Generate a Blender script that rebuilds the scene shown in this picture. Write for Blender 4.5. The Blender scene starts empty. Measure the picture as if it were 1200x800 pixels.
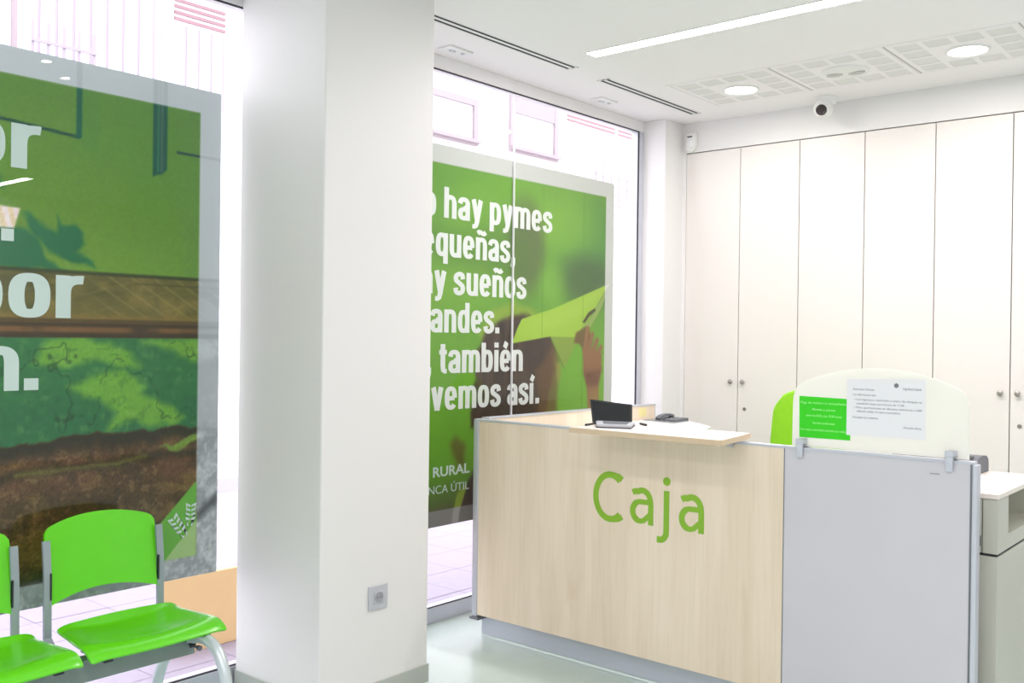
import bpy, bmesh, math, random
import numpy as np
from mathutils import Vector, Matrix
random.seed(7); np.random.seed(7)
PI = math.pi
SC = bpy.context.scene
COL = SC.collection

# ------------------------------------------------------------------ camera
yaw, pit, rol = (math.radians(a) for a in (40.1633, -0.2712, 0.7211))
F = Vector((-math.sin(yaw)*math.cos(pit), math.cos(yaw)*math.cos(pit), math.sin(pit)))
R0 = Vector((math.cos(yaw), math.sin(yaw), 0)); U0 = R0.cross(F)
R = R0*math.cos(rol) + U0*math.sin(rol); U = -R0*math.sin(rol) + U0*math.cos(rol)
cam_d = bpy.data.cameras.new('camera'); cam = bpy.data.objects.new('camera', cam_d); COL.objects.link(cam)
cam_d.sensor_fit = 'HORIZONTAL'; cam_d.sensor_width = 36; cam_d.lens = 36*1134.04/1200
cam_d.clip_start = 0.05; cam_d.clip_end = 200
M = Matrix((R, U, -F)).transposed().to_4x4(); M.translation = (0, 0, 1.5)
cam.matrix_world = M
SC.camera = cam

# ------------------------------------------------------------------ world, exposure
w = bpy.data.worlds.new('sky'); SC.world = w; w.use_nodes = True
bg = w.node_tree.nodes['Background']
bg.inputs[0].default_value = (0.93, 0.92, 1.0, 1); bg.inputs[1].default_value = 3.1
SC.view_settings.view_transform = 'Standard'; SC.view_settings.look = 'None'
SC.view_settings.exposure = 0.30; SC.view_settings.gamma = 1.0
SC.view_settings.use_curve_mapping = False
SC.cycles.use_denoising = True
SC.cycles.max_bounces = 10; SC.cycles.diffuse_bounces = 6; SC.cycles.transparent_max_bounces = 16
SC.cycles.sample_clamp_indirect = 6
LIN_W = 13.5     # W per metre of linear light
SPOT_W = 4.0    # W per downlight

# ------------------------------------------------------------------ materials
def s2l(c):
    return tuple((x/12.92 if x <= .04045 else ((x+.055)/1.055)**2.4) for x in c)
def rgb(r, g, b): return s2l((r/255, g/255, b/255))
def mat(name, col, rough=.5, metal=0., spec=.5, noise=0., nscale=8., bump=0., bscale=60., emit=None, estr=0., coat=0., trans=0.):
    m = bpy.data.materials.new(name); m.use_nodes = True
    nt = m.node_tree; p = nt.nodes['Principled BSDF']
    p.inputs['Base Color'].default_value = (*col, 1)
    p.inputs['Roughness'].default_value = rough; p.inputs['Metallic'].default_value = metal
    p.inputs['Specular IOR Level'].default_value = spec
    p.inputs['Coat Weight'].default_value = coat
    p.inputs['Transmission Weight'].default_value = trans
    tc = nt.nodes.new('ShaderNodeTexCoord')
    if noise:
        n = nt.nodes.new('ShaderNodeTexNoise'); n.inputs['Scale'].default_value = nscale; n.inputs['Detail'].default_value = 5
        nt.links.new(tc.outputs['Object'], n.inputs['Vector'])
        mx = nt.nodes.new('ShaderNodeMixRGB'); mx.blend_type = 'MIX'
        mx.inputs[1].default_value = (*[c*(1-noise) for c in col], 1)
        mx.inputs[2].default_value = (*[min(1, c*(1+noise*.6)) for c in col], 1)
        nt.links.new(n.outputs['Fac'], mx.inputs[0]); nt.links.new(mx.outputs[0], p.inputs['Base Color'])
    if bump:
        n2 = nt.nodes.new('ShaderNodeTexNoise'); n2.inputs['Scale'].default_value = bscale; n2.inputs['Detail'].default_value = 3
        nt.links.new(tc.outputs['Object'], n2.inputs['Vector'])
        b = nt.nodes.new('ShaderNodeBump'); b.inputs['Strength'].default_value = bump; b.inputs['Distance'].default_value = .004
        nt.links.new(n2.outputs['Fac'], b.inputs['Height']); nt.links.new(b.outputs[0], p.inputs['Normal'])
    if emit:
        p.inputs['Emission Color'].default_value = (*emit, 1); p.inputs['Emission Strength'].default_value = estr
    return m
def wood_mat(name, c1, c2, c3):
    m = bpy.data.materials.new(name); m.use_nodes = True
    nt = m.node_tree; p = nt.nodes['Principled BSDF']; p.inputs['Roughness'].default_value = .42
    tc = nt.nodes.new('ShaderNodeTexCoord')
    def stretched(sx, sy, sz, scale, detail, dist=0.):
        mp = nt.nodes.new('ShaderNodeMapping'); mp.inputs['Scale'].default_value = (sx, sy, sz)
        nt.links.new(tc.outputs['Object'], mp.inputs[0])
        n = nt.nodes.new('ShaderNodeTexNoise'); n.inputs['Scale'].default_value = scale; n.inputs['Detail'].default_value = detail
        n.inputs['Distortion'].default_value = dist
        nt.links.new(mp.outputs[0], n.inputs['Vector']); return n
    a = stretched(1, 1, .12, 7, 3); b = stretched(1, 1, .05, 60, 4, .4); c = stretched(1, 1, .3, 5, 4, .6)
    def ramp(n, lo, hi):
        r = nt.nodes.new('ShaderNodeMapRange'); r.inputs[1].default_value = lo; r.inputs[2].default_value = hi
        nt.links.new(n.outputs['Fac'], r.inputs[0]); return r
    m1 = nt.nodes.new('ShaderNodeMixRGB'); m1.inputs[1].default_value = (*c1, 1); m1.inputs[2].default_value = (*c2, 1)
    nt.links.new(ramp(a, .38, .62).outputs[0], m1.inputs[0])
    m2 = nt.nodes.new('ShaderNodeMixRGB'); m2.blend_type = 'MULTIPLY'; m2.inputs[2].default_value = (.95, .94, .92, 1)
    nt.links.new(m1.outputs[0], m2.inputs[1]); nt.links.new(ramp(b, .45, .7).outputs[0], m2.inputs[0])
    m3 = nt.nodes.new('ShaderNodeMixRGB'); m3.inputs[2].default_value = (*c3, 1)
    nt.links.new(m2.outputs[0], m3.inputs[1]); nt.links.new(ramp(c, .6, .85).outputs[0], m3.inputs[0])
    nt.links.new(m3.outputs[0], p.inputs['Base Color'])
    return m
def glass_mat(name, refl=1.0, tint=(1, 1, 1)):
    m = bpy.data.materials.new(name); m.use_nodes = True; nt = m.node_tree
    nt.nodes.remove(nt.nodes['Principled BSDF']); out = nt.nodes['Material Output']
    t = nt.nodes.new('ShaderNodeBsdfTransparent'); t.inputs[0].default_value = (*tint, 1)
    g = nt.nodes.new('ShaderNodeBsdfGlossy'); g.inputs['Roughness'].default_value = .0
    lw = nt.nodes.new('ShaderNodeLayerWeight'); lw.inputs['Blend'].default_value = .5
    pw = nt.nodes.new('ShaderNodeMath'); pw.operation = 'POWER'; pw.inputs[1].default_value = 5
    f = nt.nodes.new('ShaderNodeMapRange'); f.inputs[3].default_value = .022*refl; f.inputs[4].default_value = .9
    nt.links.new(lw.outputs['Facing'], pw.inputs[0]); nt.links.new(pw.outputs[0], f.inputs[0])
    mx = nt.nodes.new('ShaderNodeMixShader')
    nt.links.new(f.outputs[0], mx.inputs[0]); nt.links.new(t.outputs[0], mx.inputs[1]); nt.links.new(g.outputs[0], mx.inputs[2])
    nt.links.new(mx.outputs[0], out.inputs[0]); return m
def frost_mat(name, col, through=.12):
    m = bpy.data.materials.new(name); m.use_nodes = True; nt = m.node_tree
    nt.nodes.remove(nt.nodes['Principled BSDF']); out = nt.nodes['Material Output']
    d = nt.nodes.new('ShaderNodeBsdfDiffuse'); d.inputs[0].default_value = (*col, 1)
    tl = nt.nodes.new('ShaderNodeBsdfTranslucent'); tl.inputs[0].default_value = (*col, 1)
    tp = nt.nodes.new('ShaderNodeBsdfTransparent'); tp.inputs[0].default_value = (*col, 1)
    a = nt.nodes.new('ShaderNodeMixShader'); a.inputs[0].default_value = .45
    nt.links.new(d.outputs[0], a.inputs[1]); nt.links.new(tl.outputs[0], a.inputs[2])
    b = nt.nodes.new('ShaderNodeMixShader'); b.inputs[0].default_value = through
    nt.links.new(a.outputs[0], b.inputs[1]); nt.links.new(tp.outputs[0], b.inputs[2])
    nt.links.new(b.outputs[0], out.inputs[0]); return m
def print_mat(name, transl=.06):
    m = bpy.data.materials.new(name); m.use_nodes = True; nt = m.node_tree
    p = nt.nodes['Principled BSDF']; p.inputs['Roughness'].default_value = .5; p.inputs['Specular IOR Level'].default_value = .25
    out = nt.nodes['Material Output']
    at = nt.nodes.new('ShaderNodeAttribute'); at.attribute_name = 'ink'
    nt.links.new(at.outputs['Color'], p.inputs['Base Color'])
    tl = nt.nodes.new('ShaderNodeBsdfTranslucent'); nt.links.new(at.outputs['Color'], tl.inputs[0])
    mx = nt.nodes.new('ShaderNodeMixShader'); mx.inputs[0].default_value = transl
    nt.links.new(p.outputs[0], mx.inputs[1]); nt.links.new(tl.outputs[0], mx.inputs[2]); nt.links.new(mx.outputs[0], out.inputs[0])
    return m

MT = dict(
    white=mat('white_paint', (.80, .785, .79), .6, bump=.05, bscale=180),
    ceil=mat('ceiling_paint', (.90, .87, .885), .7, bump=.03, bscale=150),
    column=mat('column_paint', (.72, .705, .695), .45, bump=.06, bscale=160),
    floor=mat('mint_linoleum', rgb(202, 219, 213), .25, noise=.10, nscale=3.5, bump=.03, bscale=25),
    skirt=mat('grey_skirting', rgb(178, 182, 176), .35, metal=.2),
    alu=mat('anodised_aluminium', rgb(204, 206, 216), .35, metal=.35, noise=.04, nscale=30),
    alud=mat('aluminium_dark', rgb(120, 122, 128), .4, metal=.5),
    seal=mat('black_rubber_seal', rgb(42, 40, 46), .6),
    dark=mat('dark_gap', rgb(52, 50, 52), .8),
    glass=glass_mat('window_glass'),
    cab=mat('cream_laminate', rgb(230, 225, 222), .4, noise=.015, nscale=3),
    cabdark=mat('cabinet_gap', rgb(120, 112, 108), .9),
    knob=mat('satin_nickel', rgb(165, 160, 155), .3, metal=.7),
    wood=wood_mat('maple_laminate', rgb(240, 224, 204), rgb(232, 214, 192), rgb(218, 195, 166)),
    shelf=mat('pale_maple_top', rgb(238, 226, 216), .35, noise=.04, nscale=6),
    shelfedge=mat('maple_edge_band', rgb(214, 190, 160), .45, noise=.08, nscale=20),
    greyp=mat('light_grey_laminate', rgb(205, 203, 209), .45, noise=.03, nscale=4),
    kick=mat('kick_plate', rgb(196, 200, 212), .3, metal=.35),
    caja=mat('green_vinyl_letter', rgb(136, 184, 46), .45),
    frost=frost_mat('acid_etched_glass', (.93, .93, .89), .06),
    paper=mat('white_paper', (.84, .84, .87), .7),
    ink=mat('grey_ink', rgb(120, 122, 130), .8),
    gpaper=mat('bright_green_paper', rgb(52, 212, 14), .6),
    gtext=mat('pale_green_ink', rgb(170, 246, 150), .7),
    lime=mat('lime_plastic', rgb(96, 206, 18), .24, noise=.03, nscale=5, coat=.15),
    limefab=mat('lime_fabric', rgb(150, 222, 40), .8, noise=.08, nscale=30, bump=.2, bscale=300),
    beam=mat('grey_painted_steel', rgb(128, 140, 138), .45, noise=.04, nscale=20),
    post=mat('silver_painted_steel', rgb(150, 160, 166), .4, metal=.3),
    leg=mat('pale_silver_tube', rgb(198, 208, 210), .3, metal=.4),
    blackp=mat('black_plastic', rgb(40, 42, 44), .45, noise=.1, nscale=20),
    dgrey=mat('dark_grey_plastic', rgb(98, 101, 110), .45),
    mgrey=mat('mid_grey_plastic', rgb(150, 152, 156), .45),
    pad=mat('pad_silver', rgb(190, 192, 198), .4, metal=.2),
    unit=mat('grey_beige_laminate', rgb(196, 196, 184), .45, noise=.03, nscale=5),
    unittop=mat('warm_white_top', rgb(240, 231, 221), .4),
    wplastic=mat('white_plastic', (.82, .82, .81), .4),
    perf=mat('perforated_board', (.77, .76, .755), .8),
    recess=mat('recess_grey', rgb(196, 194, 190), .6),
    lens=mat('black_lens', rgb(60, 50, 52), .15),
    led=mat('led_diffuser', (.9, .9, .9), .5, emit=(1, .985, .96), estr=9.0),
    spot=mat('downlight_diffuser', (.9, .9, .9), .5, emit=(1, .97, .90), estr=10.0),
    pinspot=mat('spot_lamp', (.9, .9, .9), .5, emit=(1, .97, .92), estr=60.0),
    letter=mat('white_vinyl_letter', rgb(208, 214, 210), .5),
    letterl=mat('pale_vinyl_letter', rgb(196, 214, 208), .5),
    note=mat('yellow_note', rgb(236, 224, 160), .7),
    orange=mat('ochre_orange_paint', rgb(250, 214, 152), .7, noise=.05, nscale=4),
    pave=mat('granite_paving', rgb(166, 158, 174), .7, noise=.12, nscale=14, bump=.15, bscale=80),
    kerb=mat('granite_kerb', rgb(190, 186, 190), .7, noise=.1, nscale=12),
    asphalt=mat('asphalt', rgb(170, 168, 172), .85, noise=.12, nscale=20, bump=.3, bscale=90),
    facade=mat('white_render', (.84, .82, .83), .8, noise=.03, nscale=2),
    pink=mat('pale_pink_render', rgb(160, 147, 152), .8, noise=.05, nscale=3),
    shutter=mat('shutter_slat', rgb(160, 150, 161), .6),
    redw=mat('reddish_wood', rgb(150, 117, 123), .7, noise=.1, nscale=6),
    winglass=mat('far_window_pane', rgb(222, 220, 228), .15),
    printm=print_mat('printed_window_film'),
)

# ------------------------------------------------------------------ helpers
def props(o, label=None, cat=None, group=None, kind=None):
    if label: o['label'] = label
    if cat: o['category'] = cat
    if group: o['group'] = group
    if kind: o['kind'] = kind
    return o
def thing(name, label, cat, loc=(0, 0, 0), rz=0., group=None, kind=None):
    o = bpy.data.objects.new(name, None); COL.objects.link(o); o.empty_display_size = .1
    o.location = loc; o.rotation_euler = (0, 0, rz)
    return props(o, label, cat, group, kind)
def root_off(p):
    while p.parent: p = p.parent
    return Vector(p.location) if (p.type == 'EMPTY' or p.get('_off')) else Vector((0, 0, 0))
def finish(name, bm, m, parent=None, smooth=False, local=False, label=None):
    """one mesh object; coordinates are world unless local"""
    if parent is not None and not local:
        off = root_off(parent)
        bmesh.ops.translate(bm, verts=bm.verts[:], vec=-off)
    bmesh.ops.recalc_face_normals(bm, faces=bm.faces[:])
    me = bpy.data.meshes.new(name); bm.to_mesh(me); bm.free()
    mats = m if isinstance(m, (list, tuple)) else [m]
    for x in mats: me.materials.append(x)
    if smooth:
        me.polygons.foreach_set('use_smooth', [True]*len(me.polygons))
        me.set_sharp_from_angle(angle=math.radians(38))
    o = bpy.data.objects.new(name, me); COL.objects.link(o)
    if parent is not None: o.parent = parent
    if label: o['label'] = label
    return o
def B(): return bmesh.new()
def box(bm, x0, x1, y0, y1, z0, z1, bev=0., seg=2, mi=0):
    r = bmesh.ops.create_cube(bm, size=1)
    vs = r['verts']
    for v in vs:
        v.co = Vector(((x0+x1)/2 + v.co.x*(x1-x0), (y0+y1)/2 + v.co.y*(y1-y0), (z0+z1)/2 + v.co.z*(z1-z0)))
    fs = list({f for v in vs for f in v.link_faces})
    for f in fs: f.material_index = mi
    if bev:
        es = list({e for v in vs for e in v.link_edges})
        bmesh.ops.bevel(bm, geom=es, offset=bev, segments=seg, profile=.5, affect='EDGES')
    return bm
def obox(name, d, m, parent=None, bev=0., **k):
    return finish(name, box(B(), *d, bev=bev), m, parent, **k)
def prism(bm, pts, d, mi=0):
    """pts: list of 3D points (planar), extruded by vector d"""
    d = Vector(d); a = [bm.verts.new(Vector(p)) for p in pts]; b = [bm.verts.new(Vector(p)+d) for p in pts]
    n = len(a); fs = [bm.faces.new(a[::-1]), bm.faces.new(b)]
    for i in range(n): fs.append(bm.faces.new((a[i], a[(i+1) % n], b[(i+1) % n], b[i])))
    for f in fs: f.material_index = mi
    return bm
def cyl(bm, c, axis, r, h, seg=24, r2=None):
    q = Vector(axis).normalized().to_track_quat('Z', 'Y').to_matrix().to_4x4()
    mtx = Matrix.Translation(Vector(c)) @ q @ Matrix.Translation((0, 0, h/2))
    bmesh.ops.create_cone(bm, cap_ends=True, segments=seg, radius1=r, radius2=r if r2 is None else r2, depth=h, matrix=mtx)
    return bm
def lathe(bm, c, axis, prof, seg=28):
    q = Vector(axis).normalized().to_track_quat('Z', 'Y').to_matrix(); c = Vector(c)
    rings = []
    for r, h in prof:
        if r < 1e-6: rings.append([bm.verts.new(c + q @ Vector((0, 0, h)))])
        else: rings.append([bm.verts.new(c + q @ Vector((r*math.cos(2*PI*i/seg), r*math.sin(2*PI*i/seg), h))) for i in range(seg)])
    for a, b in zip(rings, rings[1:]):
        for i in range(seg):
            j = (i+1) % seg
            if len(a) == 1 and len(b) == 1: continue
            if len(a) == 1: bm.faces.new((a[0], b[i], b[j]))
            elif len(b) == 1: bm.faces.new((a[i], a[j], b[0]))
            else: bm.faces.new((a[i], a[j], b[j], b[i]))
    return bm
def sweep(bm, pts, prof, up=(0, 0, 1), cap=True):
    """sweep a closed 2D profile (list of (a,b)) along a polyline"""
    pts = [Vector(p) for p in pts]; rings = []
    for i, p in enumerate(pts):
        t = (pts[min(i+1, len(pts)-1)] - pts[max(i-1, 0)]).normalized()
        s = t.cross(Vector(up)); s = s.normalized() if s.length > 1e-5 else Vector((1, 0, 0)); u = s.cross(t)
        rings.append([bm.verts.new(p + s*a + u*b) for a, b in prof])
    n = len(prof)
    for r0, r1 in zip(rings, rings[1:]):
        for i in range(n): bm.faces.new((r0[i], r0[(i+1) % n], r1[(i+1) % n], r1[i]))
    if cap: bm.faces.new(rings[0][::-1]); bm.faces.new(rings[-1])
    return bm
def circ(r, n=14): return [(r*math.cos(2*PI*i/n), r*math.sin(2*PI*i/n)) for i in range(n)]
def smooth_path(pts, n=6):
    P = [Vector(p) for p in pts]; P = [2*P[0]-P[1]] + P + [2*P[-1]-P[-2]]; out = []
    for i in range(1, len(P)-2):
        for k in range(n):
            t = k/n; a, b, c, d = P[i-1], P[i], P[i+1], P[i+2]
            out.append(.5*((2*b)+(c-a)*t+(2*a-5*b+4*c-d)*t*t+(3*b-a-3*c+d)*t**3))
    out.append(P[-2]); return out

# text -> mesh with world basis
AX_WIN = Matrix(((0, 0, 1), (1, 0, 0), (0, 1, 0)))      # text x -> +Y, y -> +Z, normal -> +X
AX_DESK = Matrix(((1, 0, 0), (0, 0, -1), (0, 1, 0)))    # text x -> +X, y -> +Z, normal -> -Y
def raw_text(s, offset=0., ext=0.):
    cu = bpy.data.curves.new('t', 'FONT'); cu.body = s; cu.size = 1; cu.offset = offset; cu.extrude = ext; cu.resolution_u = 4
    o = bpy.data.objects.new('t', cu); COL.objects.link(o)
    dg = bpy.context.evaluated_depsgraph_get(); dg.update()
    me = bpy.data.meshes.new_from_object(o.evaluated_get(dg))
    bpy.data.objects.remove(o); bpy.data.curves.remove(cu)
    return me
def ext_of(s, off=0.):
    me = raw_text(s, off); c = np.empty(len(me.vertices)*3); me.vertices.foreach_get('co', c); c = c.reshape(-1, 3)
    bpy.data.meshes.remove(me); return c[:, 0].min(), c[:, 0].max(), c[:, 1].min(), c[:, 1].max()
def text(name, s, org, ax, size, m, parent, wscale=None, width=None, offset=0., anchor='L', thick=.001, sub=None, label=None):
    """org: baseline point of left (or right) end. width: world width of sub (or s)."""
    me = raw_text(s, offset, .5)
    c = np.empty(len(me.vertices)*3); me.vertices.foreach_get('co', c); c = c.reshape(-1, 3)
    if width:
        a = ext_of(sub or s, offset); wscale = width/(a[1]-a[0])
    else: wscale = wscale or size
    x0 = c[:, 0].min() if anchor == 'L' else (c[:, 0].max() if anchor == 'R' else (c[:, 0].min()+c[:, 0].max())/2)
    c[:, 0] = (c[:, 0]-x0)*wscale; c[:, 1] *= size; c[:, 2] = (c[:, 2]+.5)*thick
    off = root_off(parent)
    wv = c @ np.array(ax).T + np.array(org) - np.array(off)
    me.vertices.foreach_set('co', wv.ravel()); me.update()
    me.materials.clear(); me.materials.append(m); me.name = name
    o = bpy.data.objects.new(name, me); COL.objects.link(o); o.parent = parent
    if label: o['label'] = label
    return o

CE = 2.9625; XW = -3.5575; YC = 5.806
# ================================================================== STRUCTURE
def struct(name, bm, m, parent=None, **k):
    o = finish(name, bm, m, parent, **k)
    if parent is None: o['kind'] = 'structure'
    return o
XR, YB = 3.6, -3.6
struct('floor', box(B(), XW-.07, XR+.15, YB-.15, YC+.7, -.12, 0), MT['floor'])
struct('ceiling', box(B(), XW-.07, XR+.15, YB-.15, YC+.7, CE, CE+.15), MT['ceil'])
struct('wall_right', box(B(), XR, XR+.15, YB, YC+.7, 0, CE), MT['white'])
struct('wall_rear', box(B(), XW, XR, YB-.15, YB, 0, CE), MT['white'])
# bulkhead over the wardrobes, wall beside them and behind them
bm = B(); box(bm, -3.39, XR, YC, YC+.12, 2.765, CE); box(bm, -.91, XR, YC, YC+.12, 0, 2.765)
struct('wall_front', bm, MT['white'])
struct('wall_behind_wardrobes', box(B(), -3.56, -.91, YC+.62, YC+.7, 0, CE), MT['white'])
struct('wall_pier', box(B(), XW-.07, -3.39, 5.575, YC+.62, 0, CE, bev=.004), MT['white'])
struct('wall_left', box(B(), XW-.07, XW, YB, -1.1, 0, CE), MT['white'])
struct('trim_filler', box(B(), -3.39, -3.362, YC, YC+.12, 0, 2.765), MT['white'])
# column
struct('wall_column', box(B(), -3.537, -2.98, 2.393, 2.985, 0, CE, bev=.006), MT['column'])
bm = B(); box(bm, -3.537, -2.974, 2.387, 2.991, 0, .075, bev=.002)
struct('baseboard_column', bm, MT['skirt'])
struct('baseboard_right', box(B(), XR-.012, XR, YB, YC, 0, .075), MT['skirt'])
struct('baseboard_rear', box(B(), XW, XR-.012, YB, YB+.012, 0, .075), MT['skirt'])
struct('baseboard_front', box(B(), -.9, XR-.012, YC-.012, YC, 0, .075), MT['skirt'])

# windows: frame, seals, panes
def window(name, y0, y1, joints, jamb0, jamb1):
    r = thing(name, None, None, (XW, y0, 0), kind='structure')
    xa, xb = XW-.065, XW
    obox('sill_rail', (xa, xb, y0, y1, 0, .081), MT['alu'], r, bev=.003)
    obox('head_rail', (xa, xb, y0, y1, 2.892, CE), MT['white'], r, bev=.003)
    a, b = y0, y1
    if jamb0: obox('jamb', (xa, xb, y0, y0+.055, .081, 2.892), MT['alu'], r, bev=.003); a = y0+.055
    if jamb1: obox('jamb', (xa, xb, y1-.055, y1, .081, 2.892), MT['alu'], r, bev=.003); b = y1-.055
    bm = B(); s = .006
    box(bm, XW-.0115, XW-.0015, a, b, .081, .081+s*.8); box(bm, XW-.0115, XW-.0015, a, b, 2.892-s, 2.892)
    if jamb1: box(bm, XW-.0115, XW-.0015, b-s, b, .081+s, 2.892-s)
    if jamb0: box(bm, XW-.0115, XW-.0015, a, a+s, .081+s, 2.892-s)
    finish('seal', bm, MT['seal'], r)
    ys = [a+.004] + joints + [b-.004]
    for i in range(len(ys)-1):
        p, q = ys[i] + (.002 if i else 0), ys[i+1] - (.002 if i < len(ys)-2 else 0)
        obox('pane', (XW-.020, XW-.010, p, q, .085, 2.888), MT['glass'], r)
    for j in joints:
        obox('joint', (XW-.0208, XW-.0092, j-.0028, j+.0028, .085, 2.888), MT['paper'], r)
    return r
window('window_1', -1.1, 2.69, [-.2, .75], True, False)
window('window_2', 2.69, 5.575, [4.232], False, True)

# ================================================================== WINDOW POSTERS
XP = XW-.0245
def sm(e0, e1, x):
    t = np.clip((x-e0)/(e1-e0), 0, 1); return t*t*(3-2*t)
def vnoise(Y, Z, f, seed):
    rs = np.random.RandomState(seed); g = rs.rand(257, 257)
    a = (Y*f+37.3) ; b = (Z*f+11.7)
    i = np.floor(a).astype(int); j = np.floor(b).astype(int); fa = a-i; fb = b-j
    fa = fa*fa*(3-2*fa); fb = fb*fb*(3-2*fb); i %= 256; j %= 256
    return (g[i, j]*(1-fa)*(1-fb)+g[i+1, j]*fa*(1-fb)+g[i, j+1]*(1-fa)*fb+g[i+1, j+1]*fa*fb)
def fbm(Y, Z, f, seed, o=4):
    v = 0; a = 1; s = 0
    for k in range(o): v = v + a*vnoise(Y, Z, f*2**k, seed+k); s += a; a *= .55
    return v/s
def polymask(Y, Z, pts, soft=.004):
    """soft-edged polygon mask by signed distance"""
    pts = np.array(pts, float); n = len(pts); inside = np.zeros(Y.shape, bool); d = np.full(Y.shape, 1e9)
    for i in range(n):
        (x0, y0), (x1, y1) = pts[i], pts[(i+1) % n]
        c = ((y0 > Z) != (y1 > Z)) & (Y < (x1-x0)*(Z-y0)/((y1-y0) if y1 != y0 else 1e-9)+x0); inside ^= c
        ex, ey = x1-x0, y1-y0; L = ex*ex+ey*ey
        t = np.clip(((Y-x0)*ex+(Z-y0)*ey)/max(L, 1e-9), 0, 1)
        d = np.minimum(d, np.hypot(Y-x0-t*ex, Z-y0-t*ey))
    sd = np.where(inside, d, -d)
    return sm(-soft, soft, sd)
def line_mask(Y, Z, p, q, wd, soft=.003):
    ex, ey = q[0]-p[0], q[1]-p[1]; L = ex*ex+ey*ey
    t = np.clip(((Y-p[0])*ex+(Z-p[1])*ey)/L, 0, 1)
    return 1-sm(wd/2-soft, wd/2+soft, np.hypot(Y-p[0]-t*ex, Z-p[1]-t*ey))
def ell(Y, Z, c, r, soft=.5):
    return 1-sm(1-soft, 1+soft, np.hypot((Y-c[0])/r[0], (Z-c[1])/r[1]))
class Paint:
    def __init__(s, Y, Z, c): s.Y, s.Z = Y, Z; s.c = np.zeros(Y.shape+(3,)); s.c[:] = np.array(c)/255
    def over(s, m, col):
        col = np.array(col, float)/255 if not isinstance(col, np.ndarray) else col
        s.c = s.c*(1-m[..., None]) + col*m[..., None]
def film(name, ys, zs, colour, parent, gain=1.25):
    Y, Z = np.meshgrid(ys, zs, indexing='ij'); c = np.clip(colour(Y, Z), 0, 1)
    lin = np.where(c <= .04045, c/12.92, ((c+.055)/1.055)**2.4)*gain
    lin = np.clip(lin, 0, .9)
    ny, nz = Y.shape; off = root_off(parent)
    co = np.stack([np.full(Y.size, XP), Y.ravel(), Z.ravel()], 1)
    back = np.array([[XP-.002, ys[0], zs[0]], [XP-.002, ys[-1], zs[0]], [XP-.002, ys[-1], zs[-1]], [XP-.002, ys[0], zs[-1]]])
    idx = np.arange(ny*nz).reshape(ny, nz)
    q = np.stack([idx[:-1, :-1], idx[1:, :-1], idx[1:, 1:], idx[:-1, 1:]], -1).reshape(-1, 4)
    b = ny*nz
    extra = [[b, b+3, b+2, b+1]]
    me = bpy.data.meshes.new(name)
    V = np.concatenate([co, back]) - np.array(off)
    faces = q.tolist()+extra
    rim = lambda a, bb: [bb[0], bb[1]] + list(a)
    faces += [rim(idx[:, 0][::-1].tolist(), (b, b+1)), rim(idx[-1, :][::-1].tolist(), (b+1, b+2)),
              rim(idx[:, -1].tolist(), (b+2, b+3)), rim(idx[0, :].tolist(), (b+3, b))]
    me.from_pydata(V.tolist(), [], faces); me.update()
    at = me.color_attributes.new('ink', 'FLOAT_COLOR', 'POINT')
    rgba = np.ones((len(V), 4), np.float32); rgba[:ny*nz, :3] = lin.reshape(-1, 3); rgba[ny*nz:, :3] = .6
    at.data.foreach_set('color', rgba.ravel())
    me.materials.append(MT['printm'])
    o = bpy.data.objects.new(name, me); COL.objects.link(o); o.parent = parent
    return o
def border_mix(P, grey, k, inside):
    lum = (P.c*[.3, .55, .15]).sum(-1, keepdims=True)
    g = lum*(1-k) + np.array(grey)/255*k
    m = inside[..., None]; P.c = P.c*m + g*(1-m)

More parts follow.
